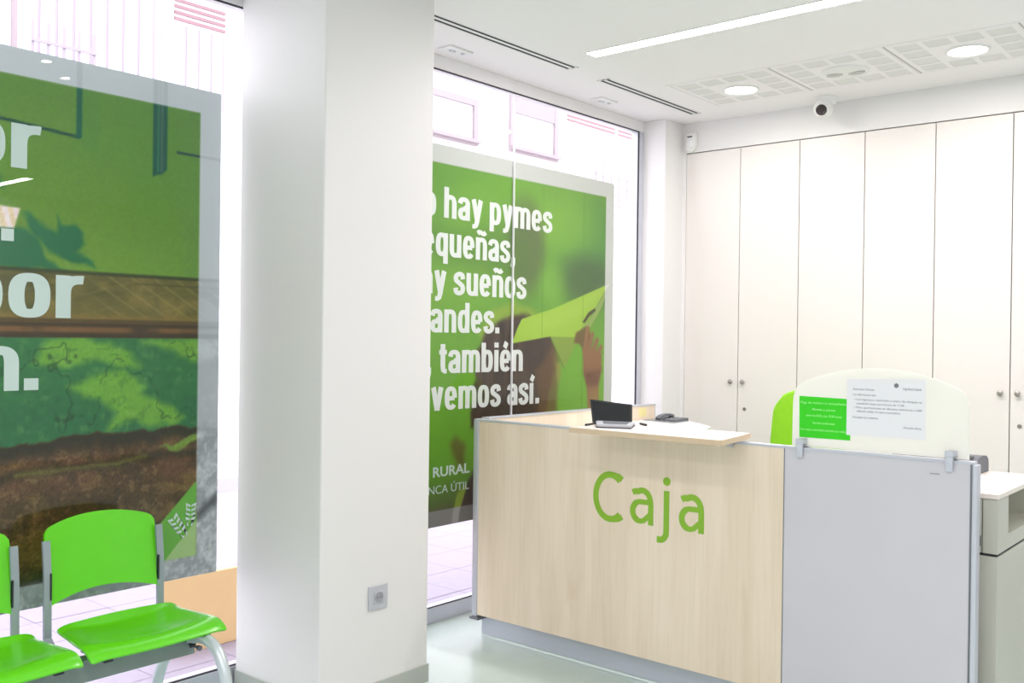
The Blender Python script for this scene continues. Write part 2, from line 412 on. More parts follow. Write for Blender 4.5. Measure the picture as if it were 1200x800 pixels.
def paint_left(Y, Z):
    P = Paint(Y, Z, (92, 130, 44))
    n1 = fbm(Y, Z, 2.2, 1); n2 = fbm(Y, Z, 9, 5); n3 = fbm(Y, Z, 40, 9, 3)
    P.over(sm(.35, .7, n1)*.6, (82, 132, 42)); P.over(sm(1.9, 2.5, Z)*.55, (80, 126, 62)); P.over((1-sm(1.7, 1.95, Z))*.45, (104, 146, 48))
    P.over(sm(2.1, 2.2, Y)*.4, (86, 128, 62))
    # dark outlines and a banded vertical bar
    P.over(line_mask(Y, Z, (1.1, 2.275), (1.72, 2.226), .012), (22, 70, 58))
    P.over(polymask(Y, Z, [(1.708, 2.222), (1.73, 2.228), (1.73, 2.7), (1.708, 2.7)]), (16, 84, 66))
    P.over(polymask(Y, Z, [(1.73, 2.18), (1.80, 2.18), (1.80, 2.7), (1.73, 2.7)], .01)*.35, (70, 124, 56))
    P.over(polymask(Y, Z, [(2.016, 2.118), (2.033, 2.128), (2.06, 2.135), (2.078, 2.155), (2.078, 2.7), (2.016, 2.7)]), (14, 80, 64))
    P.over(polymask(Y, Z, [(2.034, 2.14), (2.044, 2.14), (2.044, 2.7), (2.034, 2.7)], .003)*.8, (40, 108, 76))
    P.over(polymask(Y, Z, [(2.05, 2.14), (2.06, 2.14), (2.06, 2.7), (2.05, 2.7)], .003)*.8, (70, 96, 84))
    P.over(line_mask(Y, Z, (2.124, 2.232), (2.33, 2.228), .011), (26, 66, 60))
    # leaf shadows on the upper wall
    sh = (26, 98, 60); e = .012
    wob = (fbm(Y, Z, 22, 31, 2)-.5)*.03
    for pg in ([(1.0, 1.9), (1.30, 1.93), (1.45, 1.90), (1.56, 1.84), (1.60, 1.77), (1.68, 1.725), (1.0, 1.72)],
               [(1.52, 1.925), (1.57, 1.90), (1.63, 1.87), (1.70, 1.80), (1.76, 1.77), (1.79, 1.74), (1.70, 1.755), (1.60, 1.80), (1.53, 1.87)],
               [(1.635, 1.925), (1.66, 1.895), (1.70, 1.89), (1.735, 1.865), (1.745, 1.83), (1.72, 1.80), (1.78, 1.76), (1.68, 1.80), (1.64, 1.85), (1.645, 1.89)],
               [(1.38, 2.05), (1.44, 2.045), (1.455, 2.01), (1.40, 2.0)]):
        P.over(polymask(Y+wob, Z+wob*.7, pg, e), sh)
    # small pale patch with pinkish stripes
    ps = polymask(Y, Z, [(1.36, 1.945), (1.508, 1.938), (1.488, 1.865), (1.36, 1.862)], .004)
    st = .5+.5*np.sin(Y*170+Z*40+n2*6)
    P.over(ps, (np.array((205, 188, 150))/255)*(1-st[..., None])+(np.array((226, 206, 210))/255)*st[..., None])
    # ledge of rough tiles
    band = polymask(Y, Z, [(-2, 1.718), (3, 1.718), (3, 1.54), (-2, 1.54)], .003)
    P.over(band, (92, 88, 42)); P.over(band*sm(.45, .75, n2)*.8, (122, 108, 52)); P.over(band*sm(.5, .7, fbm(Y*.4, Z, 14, 77))*.6, (66, 70, 34))
    dl = np.abs(((Z+.62*Y)*17) % 1-.5); dm = np.abs(((Z-.30*Y)*13) % 1-.5)
    P.over(band*(1-sm(.03, .10, dl))*sm(1.7, 1.9, Y)*.4, (146, 138, 70)); P.over(band*(1-sm(.02, .08, dm))*.18, (140, 126, 70))
    P.over(line_mask(Y, Z, (-2, 1.723), (3, 1.72), .012), (44, 56, 30)); P.over(line_mask(Y, Z, (1.95, 1.69), (2.4, 1.688), .006)*.7, (60, 62, 34))
    P.over(band*(1-sm(1.55, 1.58, Z))*.8, (118, 98, 44))
    P.over(polymask(Y, Z, [(-2, 1.545), (3, 1.545), (3, 1.472), (-2, 1.472)], .004), (56, 46, 28))
    P.over(line_mask(Y, Z, (-2, 1.512), (3, 1.505), .020, .006)*sm(.3, .6, n2+.15)*.85, (120, 84, 46))
    P.over(line_mask(Y, Z, (-2, 1.535), (3, 1.536), .010)*.7, (90, 72, 36))
    # green flaking plaster
    edge = 1.105+.035*(fbm(Y, Z*0, 6, 41)-.5)*2+.02*(fbm(Y, Z*0, 26, 43)-.5)*2
    pl = (Z < 1.474)*sm(-.006, .006, Z-edge)
    P.over(pl, (42, 104, 58)); P.over(pl*sm(.4, .65, n1)*.5, (34, 92, 60))
    lime = np.zeros_like(Y)
    for pg in ([(1.56, 1.38), (1.60, 1.46), (1.72, 1.475), (1.84, 1.455), (1.93, 1.41), (1.97, 1.355), (1.88, 1.36), (1.80, 1.39), (1.68, 1.37), (1.60, 1.365)],
               [(1.68, 1.29), (1.78, 1.33), (1.90, 1.35), (2.0, 1.29), (1.98, 1.26), (2.10, 1.21), (2.16, 1.15), (2.12, 1.115), (2.02, 1.13), (1.95, 1.15), (1.84, 1.12), (1.88, 1.19), (1.80, 1.24)],
               [(1.98, 1.475), (2.35, 1.475), (2.35, 1.41), (2.22, 1.38), (2.12, 1.42), (2.05, 1.44)]):
        lime = np.maximum(lime, polymask(Y+wob*.9, Z+wob*.9, pg, .022))
    P.over(pl*lime, (98, 150, 52))
    cr = np.abs(fbm(Y, Z, 5, 51, 4)-.5); P.over(pl*(1-sm(.002, .014, cr))*.6, (26, 58, 36)); P.over(pl*(1-sm(.0, .02, np.abs(fbm(Y, Z, 11, 55, 3)-.5)))*.3, (30, 74, 44))
    P.over(pl*sm(.55, .85, n3)*.22, (140, 180, 90)); P.over(pl*(1-sm(.18, .42, n3))*.25, (24, 70, 44))
    # earth below with the jagged shadow
    er = (Z < 1.474)*(1-sm(-.006, .006, Z-edge))
    P.over(er, (88, 62, 42)); P.over(er*sm(.4, .62, fbm(Y, Z*1.5, 5, 61))*.8, (72, 54, 32)); P.over(er*(1-sm(.84, .95, Z))*.75, (66, 52, 26))
    P.over(er*sm(.52, .72, fbm(Y*.8, Z*2, 7, 63))*(1-sm(.92, .98, Z))*.7, (112, 92, 44)); P.over(er*sm(.55, .75, n3)*.5, (128, 102, 66)); P.over(er*(1-sm(.2, .42, fbm(Y, Z, 18, 67)))*.6, (48, 40, 24)); P.over(er*sm(.55, .7, fbm(Y*.9, Z*1.8, 11, 68))*.5, (116, 92, 52))
    sh2 = er*sm(edge-.075-.05*(n2-.3), edge-.02, Z); P.over(sh2*.85, (34, 36, 24))
    P.over(line_mask(Y, Z+(n2-.5)*.03, (1.0, .955), (2.4, 1.02), .03, .02)*er*.75, (40, 38, 22))
    P.over(line_mask(Y, Z+(n2-.5)*.03, (1.5, .975), (2.0, 1.005), .012, .01)*er*.6, (112, 112, 44))
    P.over(polymask(Y+wob, Z+wob, [(2.05, 1.035), (2.16, 1.06), (2.26, 1.09), (2.26, 1.07), (2.15, 1.025)], .008), (104, 134, 50))
    P.over(polymask(Y, Z, [(-2, .66), (2.0, .60), (2.0, .3), (-2, .3)], .05)*.6, (40, 58, 44))
    grain = (np.random.RandomState(3).rand(*Y.shape)-.5)
    P.c = P.c*(1+grain[..., None]*(.10+.22*(Z < 1.1)[..., None]))
    # film border: same picture, washed grey
    ins = polymask(Y, Z, [(-2, .578), (2.226, .578), (2.226, 2.41), (-2, 2.41)], .003)
    border_mix(P, (216, 226, 232), .60+.12*sm(1.3, 2.2, Z)[..., None], ins)
    low = (1-ins)*(1-sm(1.0, 1.2, Z)); P.over(low*.35*sm(.40, .6, fbm(Y, Z, 30, 71)), (104, 108, 110)); P.over(low*.4*sm(.45, .75, fbm(Y, Z, 70, 73, 2)), (206, 210, 212))
    P.over(low*polymask(Y+wob, Z+wob, [(2.23, .72), (2.32, .78), (2.32, .83), (2.28, .80), (2.23, .76)], .02)*.8, (60, 64, 66))
    # corner triangles carrying the emblem
    P.over(polymask(Y, Z, [(1.905, .578), (2.226, .887), (2.226, .578)], .003), (92, 158, 56))
    P.over(polymask(Y, Z, [(2.085, .578), (2.226, .725), (2.226, .578)], .003), (146, 178, 116))
    return P.c
def paint_right(Y, Z):
    P = Paint(Y, Z, (100, 156, 52))
    n1 = fbm(Y, Z, 2.0, 101, 2)
    P.over(sm(.4, .7, n1)*.5, (118, 172, 58)); P.over((1-sm(1.2, 1.9, Z))*(1-sm(3.9, 4.3, Y))*.7, (98, 158, 38))
    P.over(sm(4.3, 4.9, Y)*(1-sm(1.2, 1.8, Z))*.8, (122, 184, 50)); P.over(ell(Y, Z, (5.1, 2.05), (.35, .28), .6)*.7, (74, 136, 66))
    P.over(ell(Y, Z, (4.75, 2.2), (.3, .18), .7)*.7, (128, 180, 62))
    P.over(ell(Y, Z, (4.36, 2.02), (.17, .26), .45), (92, 112, 66)); P.over(ell(Y, Z, (4.15, 1.95), (.28, .16), .8)*.6, (84, 124, 48))
    P.over(ell(Y, Z, (4.98, 1.86), (.30, .15), .55)*.9, (76, 106, 64)); P.over(ell(Y, Z, (4.62, 1.82), (.12, .12), .7)*.5, (132, 190, 70))
    P.over(ell(Y, Z, (3.85, 1.75), (.35, .1), .8)*.4, (120, 170, 60)); P.over(ell(Y, Z, (3.7, 1.98), (.4, .1), .8)*.5, (84, 132, 48))
    # head of the child seen from behind
    wob = (fbm(Y, Z, 16, 131, 3)-.5)*.06; st = fbm(Y, Z*.12, 60, 141, 3)
    P.over(polymask(Y+wob, Z+wob, [(3.96, 1.52), (4.06, 1.64), (4.25, 1.70), (4.42, 1.66), (4.52, 1.60), (4.3, 1.5), (4.0, 1.40)], .03)*.75, (142, 168, 54))
    hair = polymask(Y+wob*.8, Z+wob*.5, [(3.90, 1.0), (3.92, 1.20), (3.95, 1.42), (4.02, 1.53), (4.16, 1.60), (4.33, 1.635), (4.50, 1.59), (4.62, 1.52), (4.64, 1.30), (4.58, 1.12), (4.52, .95)], .022)
    P.over(hair, (66, 54, 46)); P.over(hair*sm(.5, .75, st)*.5, (94, 76, 58)); P.over(hair*(1-sm(.25, .45, st))*.5, (48, 40, 36))
    P.over(polymask(Y+wob*.5, Z, [(4.46, 1.30), (4.55, 1.36), (4.64, 1.50), (4.69, 1.36), (4.68, 1.2), (4.66, .95), (4.45, .95), (4.50, 1.15)], .03)*.75, (112, 82, 52))
    P.over(polymask(Y+wob*.4, Z, [(4.66, 1.35), (4.71, 1.34), (4.70, 1.22), (4.67, 1.24)], .015)*.7, (150, 150, 66))
    # paper plane
    P.over(polymask(Y, Z, [(5.215, 1.852), (4.62, 1.672), (4.33, 1.605), (4.29, 1.55), (4.243, 1.462), (4.58, 1.503), (4.86, 1.50), (5.02, 1.64)], .004), (158, 196, 66))
    P.over(polymask(Y, Z, [(5.20, 1.845), (4.7, 1.66), (4.4, 1.57), (4.6, 1.56), (4.9, 1.64)], .03)*.5, (170, 206, 84))
    P.over(polymask(Y, Z, [(4.60, 1.505), (4.865, 1.502), (4.86, 1.46), (4.742, 1.312)], .004), (132, 160, 62))
    P.over(line_mask(Y, Z, (4.60, 1.505), (4.742, 1.312), .008), (96, 128, 50))
    P.over(polymask(Y, Z, [(5.215, 1.852), (5.02, 1.63), (4.85, 1.50), (4.87, 1.46), (4.95, 1.50), (5.14, 1.70)], .005), (146, 172, 92))
    P.over(polymask(Y, Z, [(4.93, 1.60), (4.99, 1.66), (5.06, 1.69), (5.07, 1.675), (5.0, 1.635), (4.95, 1.59)], .006), (70, 70, 44))
    # raised hand and forearm
    skin = (146, 108, 70)
    P.over(polymask(Y, Z, [(4.86, 1.53), (4.96, 1.57), (5.0, 1.565), (5.02, 1.50), (5.0, 1.42), (4.95, 1.41), (4.90, 1.46), (4.84, 1.47)], .012), (112, 92, 50))
    for (a, b, c, d, wd) in ((4.955, 1.42, 4.985, 1.555, .042), (4.985, 1.40, 5.035, 1.52, .040), (5.02, 1.38, 5.09, 1.485, .038), (5.05, 1.36, 5.135, 1.44, .034)):
        P.over(line_mask(Y, Z, (a, b), (c, d), wd, .008), skin); P.over(line_mask(Y, Z, (a+.024, b+.01), (c+.022, d-.03), .006, .004)*.6, (104, 72, 46))
    P.over(polymask(Y, Z, [(4.93, 1.44), (5.05, 1.43), (5.14, 1.40), (5.145, 1.30), (5.11, 1.20), (5.12, .98), (5.0, .98), (4.985, 1.18), (4.945, 1.28)], .010), skin)
    P.over(polymask(Y, Z, [(4.945, 1.29), (5.14, 1.30), (5.11, 1.20), (5.06, 1.19), (4.985, 1.20)], .03)*.6, (104, 68, 54))
    P.over(polymask(Y, Z, [(5.0, 1.17), (5.11, 1.18), (5.12, .98), (5.02, .98)], .03)*.5, (166, 136, 74))
    # lower part: dark clothing, strap, ground
    P.over((1-sm(.60, .80, Z))*.8, (80, 104, 50)); P.over((1-sm(.52, .64, Z)), (92, 82, 62))
    P.over(polymask(Y+wob*.5, Z, [(3.74, .92), (3.79, .96), (3.85, .92), (3.86, .80), (3.80, .78)], .03)*.7, (98, 78, 44))
    P.over(polymask(Y+wob*.3, Z, [(3.88, .70), (4.0, .85), (4.6, 1.0), (5.0, .9), (5.1, .4), (3.78, .4), (3.82, .58)], .02), (58, 50, 40))
    P.over(polymask(Y, Z, [(3.745, .40), (3.80, .40), (3.82, .55), (3.88, .69), (3.86, .69), (3.80, .65), (3.77, .56)], .006), (130, 158, 44))
    # film seams
    for sy in (4.12-.55, 4.52, 4.93): P.over(line_mask(Y, Z, (sy, .4), (sy, 2.6), .006, .003)*.35, (64, 100, 44))
    ins = polymask(Y, Z, [(2.4, .578), (5.17, .578), (5.17, 2.41), (2.4, 2.41)], .003)
    border_mix(P, (206, 212, 206), .42, ins)
    P.over((1-ins)*np.maximum(sm(2.40, 2.42, Z), sm(5.165, 5.175, Y)), (205, 210, 204))
    tip = polymask(Y, Z, [(5.17, 1.838), (5.225, 1.855), (5.17, 1.80)], .003); P.over(tip, (226, 230, 220))
    return P.c

def arange2(a, b, s): return np.linspace(a, b, int(round((b-a)/s))+1)
zs = arange2(.4935, 2.508, .0055)
pl_ = thing('window_poster', 'green poster film on the left window pane, crumbling plaster wall picture, white letters por', 'poster', (XP, 1.0, .4935))
film('printed_film', np.concatenate([arange2(-.35, 1.2, .05)[:-1], arange2(1.2, 2.325, .0045)]), zs, paint_left, pl_)
XT = XP+.0004
def se(cx, cz, rx, rz, a0, a1, n=18, p=2.6):
    o = []
    for i in range(n+1):
        a = math.radians(a0+(a1-a0)*i/n); c, d = math.cos(a), math.sin(a)
        o.append((cx+rx*math.copysign(abs(c)**(2/p), c), cz+rz*math.copysign(abs(d)**(2/p), d)))
    return o
VS, HS = .285, .20
def glyph(ch):
    """heavy condensed sans letters as stroked paths: (advance, [(points, closed)])"""
    V, H = VS, HS; w = .76; L, Rr = V/2, w-V/2
    O = (se(w/2, .5, w/2-V/2, .51-H/2, 0, 360, 40)[:-1], True)
    stem = lambda x, a, b: ([(x, a), (x, b)], False)
    arch = lambda x0, x1: (se((x0+x1)/2, .60, (x1-x0)/2, .41-H/2, 180, 0, 16)+[(x1, .3), (x1, 0)], False)
    dot = lambda x, z: ([(x, z), (x, z+.23)], False)
    if ch == 'o': return w, [O]
    if ch == 'n': return w, [stem(L, 0, 1), arch(L, Rr)]
    if ch == '\u00f1': return w, [stem(L, 0, 1), arch(L, Rr), ([(.12, 1.17), (.2, 1.25), (.32, 1.24), (.46, 1.18), (.58, 1.19), (.65, 1.27)], False)]
    if ch == 'h': return w, [stem(L, 0, 1.33), arch(L, Rr)]
    if ch == 'm': return 1.16, [stem(L, 0, 1), arch(L, .58), arch(.58, 1.16-L)]
    if ch == 'u': return w, [stem(Rr, 0, 1), ([(w-x, 1-z) for x, z in arch(L, Rr)[0]], False)]
    if ch == 'r': return .50, [stem(L, 0, 1), (se(.52, .55, .52-L, .46-H/2, 180, 92, 8)+[(.53, .905)], False)]
    if ch == 'a': return .74, [(se(.36, .66, .36-V/2+.02, .35-H/2, 172, 0, 14)+[(.74-L, .4), (.74-L, 0)], False),
                               ([(.74-L, .56), (.42, .545)]+se(.38, .28, .36-V/2+.02, .29-H/2, 90, 270, 14)+[(.52, .12), (.74-L, .26)], False)]
    if ch in 'e\u00e9':
        g = [([(L, .49), (Rr, .49)], False), (se(w/2, .5, w/2-V/2, .51-H/2, 0, 322, 36), False)]
        if ch != 'e': g.append(([(.32, 1.10), (.46, 1.36)], False))
        return w, g
    if ch == 's': return .70, [([(p.x, p.y) for p in smooth_path([(.57, .70, 0), (.53, .87, 0), (.35, .92, 0), (.15, .82, 0), (.16, .64, 0), (.36, .52, 0), (.55, .38, 0), (.55, .18, 0), (.35, .08, 0), (.16, .14, 0), (.12, .31, 0)], 4)], False)]
    if ch == 'y': return .72, [([(.13, 1), (.38, .02)], False), ([(.59, 1), (.36, .02), (.30, -.15), (.20, -.21), (.06, -.20)], False)]
    if ch == 'v': return .72, [([(.13, 1), (.36, 0)], False), ([(.59, 1), (.36, 0)], False)]
    if ch == 'p': return w, [stem(L, -.32, 1), O]
    if ch == 'b': return w, [stem(L, 0, 1.33), O]
    if ch == 'd': return w, [stem(Rr, 0, 1.33), O]
    if ch == 'q': return w, [stem(Rr, -.32, 1), O]
    if ch == 'g': return w, [stem(Rr, -.05, 1), O, ([(Rr, 0), (Rr-.04, -.2), (.38, -.27), (.12, -.2)], False)]
    if ch == 't': return .46, [([(.22, 1.26), (.22, .3), (.25, .14), (.34, .09), (.46, .09)], False), ([(.0, .91), (.46, .91)], False)]
    if ch == 'i': return V, [stem(L, 0, 1), dot(L, 1.11)]
    if ch == '\u00ed': return V+.06, [stem(L, 0, 1), ([(.12, 1.10), (.28, 1.36)], False)]
    if ch == 'N': return .90, [stem(L, 0, 1.33), stem(.90-L, 0, 1.33), ([(L, 1.25), (.90-L, .08)], False)]
    if ch == '.': return V, [([(L, 0), (L, .27)], False)]
    if ch == ',': return V, [([(L, .27), (L, 0), (L-.09, -.20)], False)]
    return .27, []
def slogan(s, z, yr, par, xh, m, sub=None, width=None, gap=.10):
    adv = lambda q: sum(glyph(c)[0] for c in q)+gap*(len(q)-1)
    sx = width/adv(sub or s); x = yr-adv(s)*sx; bm = B()
    for c in s:
        a, paths = glyph(c)
        for k_, (pts, cl) in enumerate(paths):
            P = [Vector(p) for p in pts]; dx = .0008+.00025*k_; n = len(P); fl, fr, bl, br = [], [], [], []
            for i, p in enumerate(P):
                d = (P[(i+1) % n]-P[i-1]) if cl else (P[min(i+1, n-1)]-P[max(i-1, 0)]); d.normalize()
                ww = math.hypot(VS*d.y, HS*d.x)/2; nr = Vector((-d.y, d.x))*ww
                for lst, q, xx in ((fl, p+nr, dx), (fr, p-nr, dx), (bl, p+nr, .0001+.00003*k_), (br, p-nr, .0001+.00003*k_)):
                    lst.append(bm.verts.new((XT+xx, x+q.x*sx, z+q.y*xh)))
            for i in range(n if cl else n-1):
                j = (i+1) % n
                for f in ((fl[i], fl[j], fr[j], fr[i]), (bl[i], br[i], br[j], bl[j]), (fl[i], bl[i], bl[j], fl[j]), (fr[i], fr[j], br[j], br[i])): bm.faces.new(f)
        x += (a+gap)*sx
    return finish('lettering', bm, MT[m], par)
def win_line(s, z, yr, sub, wsub, par, xh, mt='letter', off=.022, anchor='R'):
    return text('lettering', s, (XT, yr, z), AX_WIN, xh/.546, MT[mt], par, width=wsub, sub=sub, offset=off, anchor=anchor, thick=.0012)
slogan('por', 2.081, 1.572, pl_, .158, 'letterl', 'or', .265)
slogan('.', 1.818, 1.487, pl_, .158, 'letterl', '.', .043)
slogan('por', 1.549, 1.735, pl_, .158, 'letterl', 'or', .265)
slogan('n.', 1.286, 1.578, pl_, .158, 'letterl', 'n.', .205)
# wheat ear emblem of the corner triangle
def wheat(name, base, tip, wd, rows, par):
    bm = B(); b = Vector(base); t = Vector(tip); ax = (t-b); L = ax.length; ax /= L; sd = Vector((ax.y, -ax.x))
    P3 = lambda v: (XT, v.x, v.y)
    for cx in (-1, 1):
        for k in range(rows):
            a = b + ax*(L*(.22+.78*k/rows)); h = L*.78/rows*.72; w2 = wd/2
            i, o_ = sd*(cx*w2*.12), sd*(cx*w2)
            prism(bm, [P3(a+i), P3(a+o_+ax*h*.55), P3(a+o_+ax*h*1.25), P3(a+i+ax*h*.7)], (.0009, 0, 0))
        prism(bm, [P3(b+sd*cx*wd*.06), P3(b+sd*cx*wd*.30), P3(b+ax*L*.98+sd*cx*wd*.55), P3(b+ax*L*.98+sd*cx*wd*.42), P3(b+ax*L*.25+sd*cx*wd*.42)], (.0006, 0, 0))
    return finish(name, bm, MT['letterl'], par)
wheat('wheat_ear', (2.197, .705), (2.203, .80), .044, 4, pl_)
wheat('wheat_ear', (2.178, .665), (2.115, .755), .044, 4, pl_)

pr_ = thing('window_poster', 'green poster film on the window behind the counter, child with paper plane, white slogan', 'poster', (XP, 4.2, .4935))
film('printed_film', np.concatenate([arange2(2.70, 3.4, .05)[:-1], arange2(3.4, 5.262, .0055)]), zs, paint_right, pr_, .9)
XH = .1225
for a_, z_, yr_, sub_, w_ in (('No hay pymes', 2.127, 4.604, 'hay pymes', .931), ('pequeñas,', 1.922, 4.262, 'queñas,', .648), ('hay sueños', 1.722, 4.366, 'sueños', .612),
                              ('grandes.', 1.519, 4.131, 'andes.', .55), (', también', 1.303, 4.342, 'también', .692), ('vemos así.', 1.108, 4.499, 'vemos así.', .905)):
    slogan(a_, z_, yr_, pr_, XH, 'letter', sub_, w_)
win_line('CAJA RURAL', .758, 3.896, 'RURAL', .282, pr_, .040, 'letterl', .022)
win_line('LA BANCA ÚTIL', .668, 3.893, 'ÚTIL', .140, pr_, .034, 'letterl', -.004)

# ================================================================== CEILING FITTINGS
def slot_diffuser(y0, y1, label):
    xa, xb = -3.197, -3.118; z = CE
    t = thing('slot_diffuser', label, 'air vent', ((xa+xb)/2, (y0+y1)/2, z), group='slot diffusers along the window')
    bm = B()
    for a, b in ((xa, xa+.010), (xa+.030, xb-.030), (xb-.010, xb)): box(bm, a, b, y0, y1, z-.002, z)
    box(bm, xa, xb, y0, y0+.012, z-.002, z); box(bm, xa, xb, y1-.012, y1, z-.002, z)
    finish('frame', bm, MT['wplastic'], t)
    for a, b in ((xa+.010, xa+.030), (xb-.030, xb-.010)): obox('slot', (a, b, y0+.012, y1-.012, z-.001, z), MT['dark'], t)
slot_diffuser(2.35, 4.225, 'long white slot air diffuser in the ceiling, beside the column')
slot_diffuser(4.51, 5.565, 'shorter white slot air diffuser in the ceiling, near the wardrobes')

def linear_light(x0, x1, y, label, gain=1.0, name='linear_light'):
    t = thing(name, label, 'ceiling light', ((x0+x1)/2, y, CE), group='linear ceiling lights' )
    bm = B(); z = CE
    box(bm, x0-.006, x1+.006, y-.050, y-.043, z-.004, z); box(bm, x0-.006, x1+.006, y+.043, y+.050, z-.004, z)
    box(bm, x0-.006, x0, y-.043, y+.043, z-.004, z); box(bm, x1, x1+.006, y-.043, y+.043, z-.004, z)
    finish('frame', bm, MT['wplastic'], t)
    obox('diffuser', (x0, x1, y-.043, y+.043, z-.003, z), MT['led'], t)
    ld = bpy.data.lights.new('linear_lamp', 'AREA'); ld.shape = 'RECTANGLE'; ld.size = x1-x0; ld.size_y = .086
    ld.energy = LIN_W*gain*(x1-x0); ld.color = (1, .92, .955)
    lo = bpy.data.objects.new('linear_lamp', ld); COL.objects.link(lo); lo.parent = t; lo.location = (0, 0, -.006)
    return t
linear_light(-2.93, -.35, 4.075, 'long recessed white LED line in the ceiling above the counter', 1.18)
linear_light(2.38, 3.4, 4.085, 'recessed LED line in the ceiling far right of the counter, mirrored in the left window')
linear_light(-2.2, 2.2, .60, 'added unseen LED line in the ceiling over the waiting area, overhead of the photographer', .62)  # lamp added out of view to lift the general room brightness
linear_light(-2.2, 2.2, -1.8, 'added unseen LED line in the ceiling at the rear of the room')  # second added lamp, unseen, fills the room with light from behind

def downlight(x, y, label, grp=True):
    t = thing('downlight', label, 'ceiling light', (x, y, CE-.004))
    z = CE-.004
    bm = B(); lathe(bm, (x, y, z), (0, 0, -1), [(.105, -.001), (.105, .004), (.096, .009), (.090, .006), (.090, -.001)], 36)
    finish('trim_ring', bm, MT['wplastic'], t, smooth=True)
    finish('diffuser', lathe(B(), (x, y, z), (0, 0, -1), [(.0899, 0), (.0899, .004), (.07, .0055), (0, .006)], 36), MT['spot'], t, smooth=True)
    ld = bpy.data.lights.new('downlight_lamp', 'AREA'); ld.shape = 'DISK'; ld.size = .18; ld.energy = SPOT_W; ld.color = (1, .94, .87)
    lo = bpy.data.objects.new('downlight_lamp', ld); COL.objects.link(lo); lo.parent = t; lo.location = (0, 0, -.012)
# perforated ceiling tiles
def ceiling_tile(x0, y0, label, hole):
    s = .606; z = CE; t = thing('perforated_ceiling_tile', label, 'ceiling tile', (x0+s/2, y0+s/2, z), group='perforated tiles of the ceiling strip')
    bm = B(); n = 4; g = .026; q = (s-.012-g*(n+1))/n; a0 = x0+.006; b0 = y0+.006
    skip = [(1, 1), (1, 2), (2, 1), (2, 2)] if hole else []
    for i in range(n+1):
        box(bm, a0+i*(q+g), a0+i*(q+g)+g, b0, y0+s-.006, z-.0035, z)
    for i in range(n):
        for j in range(n+1):
            box(bm, a0+i*(q+g)+g, a0+(i+1)*(q+g), b0+j*(q+g), b0+j*(q+g)+g, z-.0035, z)
    for i, j in skip:
        box(bm, a0+i*(q+g)+g, a0+(i+1)*(q+g), b0+j*(q+g)+g, b0+(j+1)*(q+g), z-.0035, z)
    finish('tile_board', bm, MT['ceil'], t)
    for i in range(n):
        for j in range(n):
            if (i, j) in skip: continue
            obox('perforated_patch', (a0+i*(q+g)+g, a0+(i+1)*(q+g), b0+j*(q+g)+g, b0+(j+1)*(q+g), z-.0012, z), MT['perf'], t)
X0 = -2.932; Y0 = 4.848; S = .6125
for i, (lab, h) in enumerate((('perforated ceiling tile around the left downlight', True), ('perforated ceiling tile with a round twin-lobed fitting, between the downlights', True),
                              ('perforated ceiling tile around the right downlight', True), ('perforated ceiling tile right of the right downlight, cut by the photo edge', False))):
    ceiling_tile(X0+i*S, Y0, lab, h)
bm = B()
for i in range(1, 4): box(bm, X0+i*S-.0075, X0+i*S-.0005, Y0+.005, Y0+.602, CE-.0008, CE)
struct('trim_ceiling_joint', bm, mat('joint_shadow', rgb(178, 176, 170), .9))
bm = B()
box(bm, X0-.012, X0+4*S, Y0-.010, Y0+.002, CE-.003, CE); box(bm, X0-.012, X0-.001, Y0, Y0+.61, CE-.003, CE); box(bm, X0-.012, X0+4*S, Y0+.606, Y0+.616, CE-.003, CE)
struct('trim_ceiling_strip', bm, MT['ceil'])
downlight(-2.637, 5.165, 'round glowing downlight in the ceiling, the left one of two')
downlight(-1.395, 5.150, 'round glowing downlight in the ceiling, the right one of two')
for sx_, sy_, lab in ((-1.82, 2.37, 'small ceiling spot, the one nearer the window of a pair mirrored in the left poster'), (-1.557, 2.60, 'small ceiling spot, the one nearer the counter of a pair mirrored in the left poster')):
    t = thing('ceiling_spot', lab, 'ceiling light', (sx_, sy_, CE))
    finish('trim_ring', lathe(B(), (sx_, sy_, CE), (0, 0, -1), [(.034, 0), (.034, .004), (.026, .005), (.026, 0)], 20), MT['wplastic'], t, smooth=True)
    finish('lamp', lathe(B(), (sx_, sy_, CE), (0, 0, -1), [(.0259, 0), (.0259, .003), (0, .004)], 20), MT['pinspot'], t, smooth=True)
# twin-lobed round fitting
t = thing('ceiling_fitting', 'round white ceiling fitting with two dark oval recesses, between the two downlights', 'ceiling fitting', (-2.015, 5.155, CE-.0035))
c = (-2.015, 5.155, CE-.0035)
finish('disc', lathe(B(), c, (0, 0, -1), [(0, 0), (.125, 0), (.125, .004), (.115, .010), (.045, .016), (0, .016)], 32), MT['wplastic'], t, smooth=True)
for sx in (-1, 1):
    bm = B(); lathe(bm, (c[0]+sx*.055, c[1]+sx*.012, c[2]-.013), (0, 0, -1), [(.045, 0), (.043, .006), (.03, .004), (0, .003)], 20)
    for v in bm.verts: v.co.y = c[1]+sx*.012+(v.co.y-c[1]-sx*.012)*.62
    finish('recess', bm, MT['recess'], t, smooth=True)
# emergency plates near the window head
def plate(x, y, label):
    t = thing('emergency_light', label, 'ceiling light', (x, y, CE), group='small plates over the window')
    obox('plate', (x-.046, x+.046, y-.085, y+.085, CE-.009, CE), MT['wplastic'], t, bev=.003)
    for k, dy in enumerate((-.035, -.012, .045)):
        finish('indicator', cyl(B(), (x+.005*(k-1), y+dy, CE-.009), (0, 0, -1), .009 if k < 2 else .011, .004, 14), MT['pad'], t, smooth=True)
plate(-3.43, 3.59, 'small white rectangular plate on the ceiling over the window, next to the column')
plate(-3.43, 4.915, 'small white rectangular plate on the ceiling over the window, farther one near the corner')

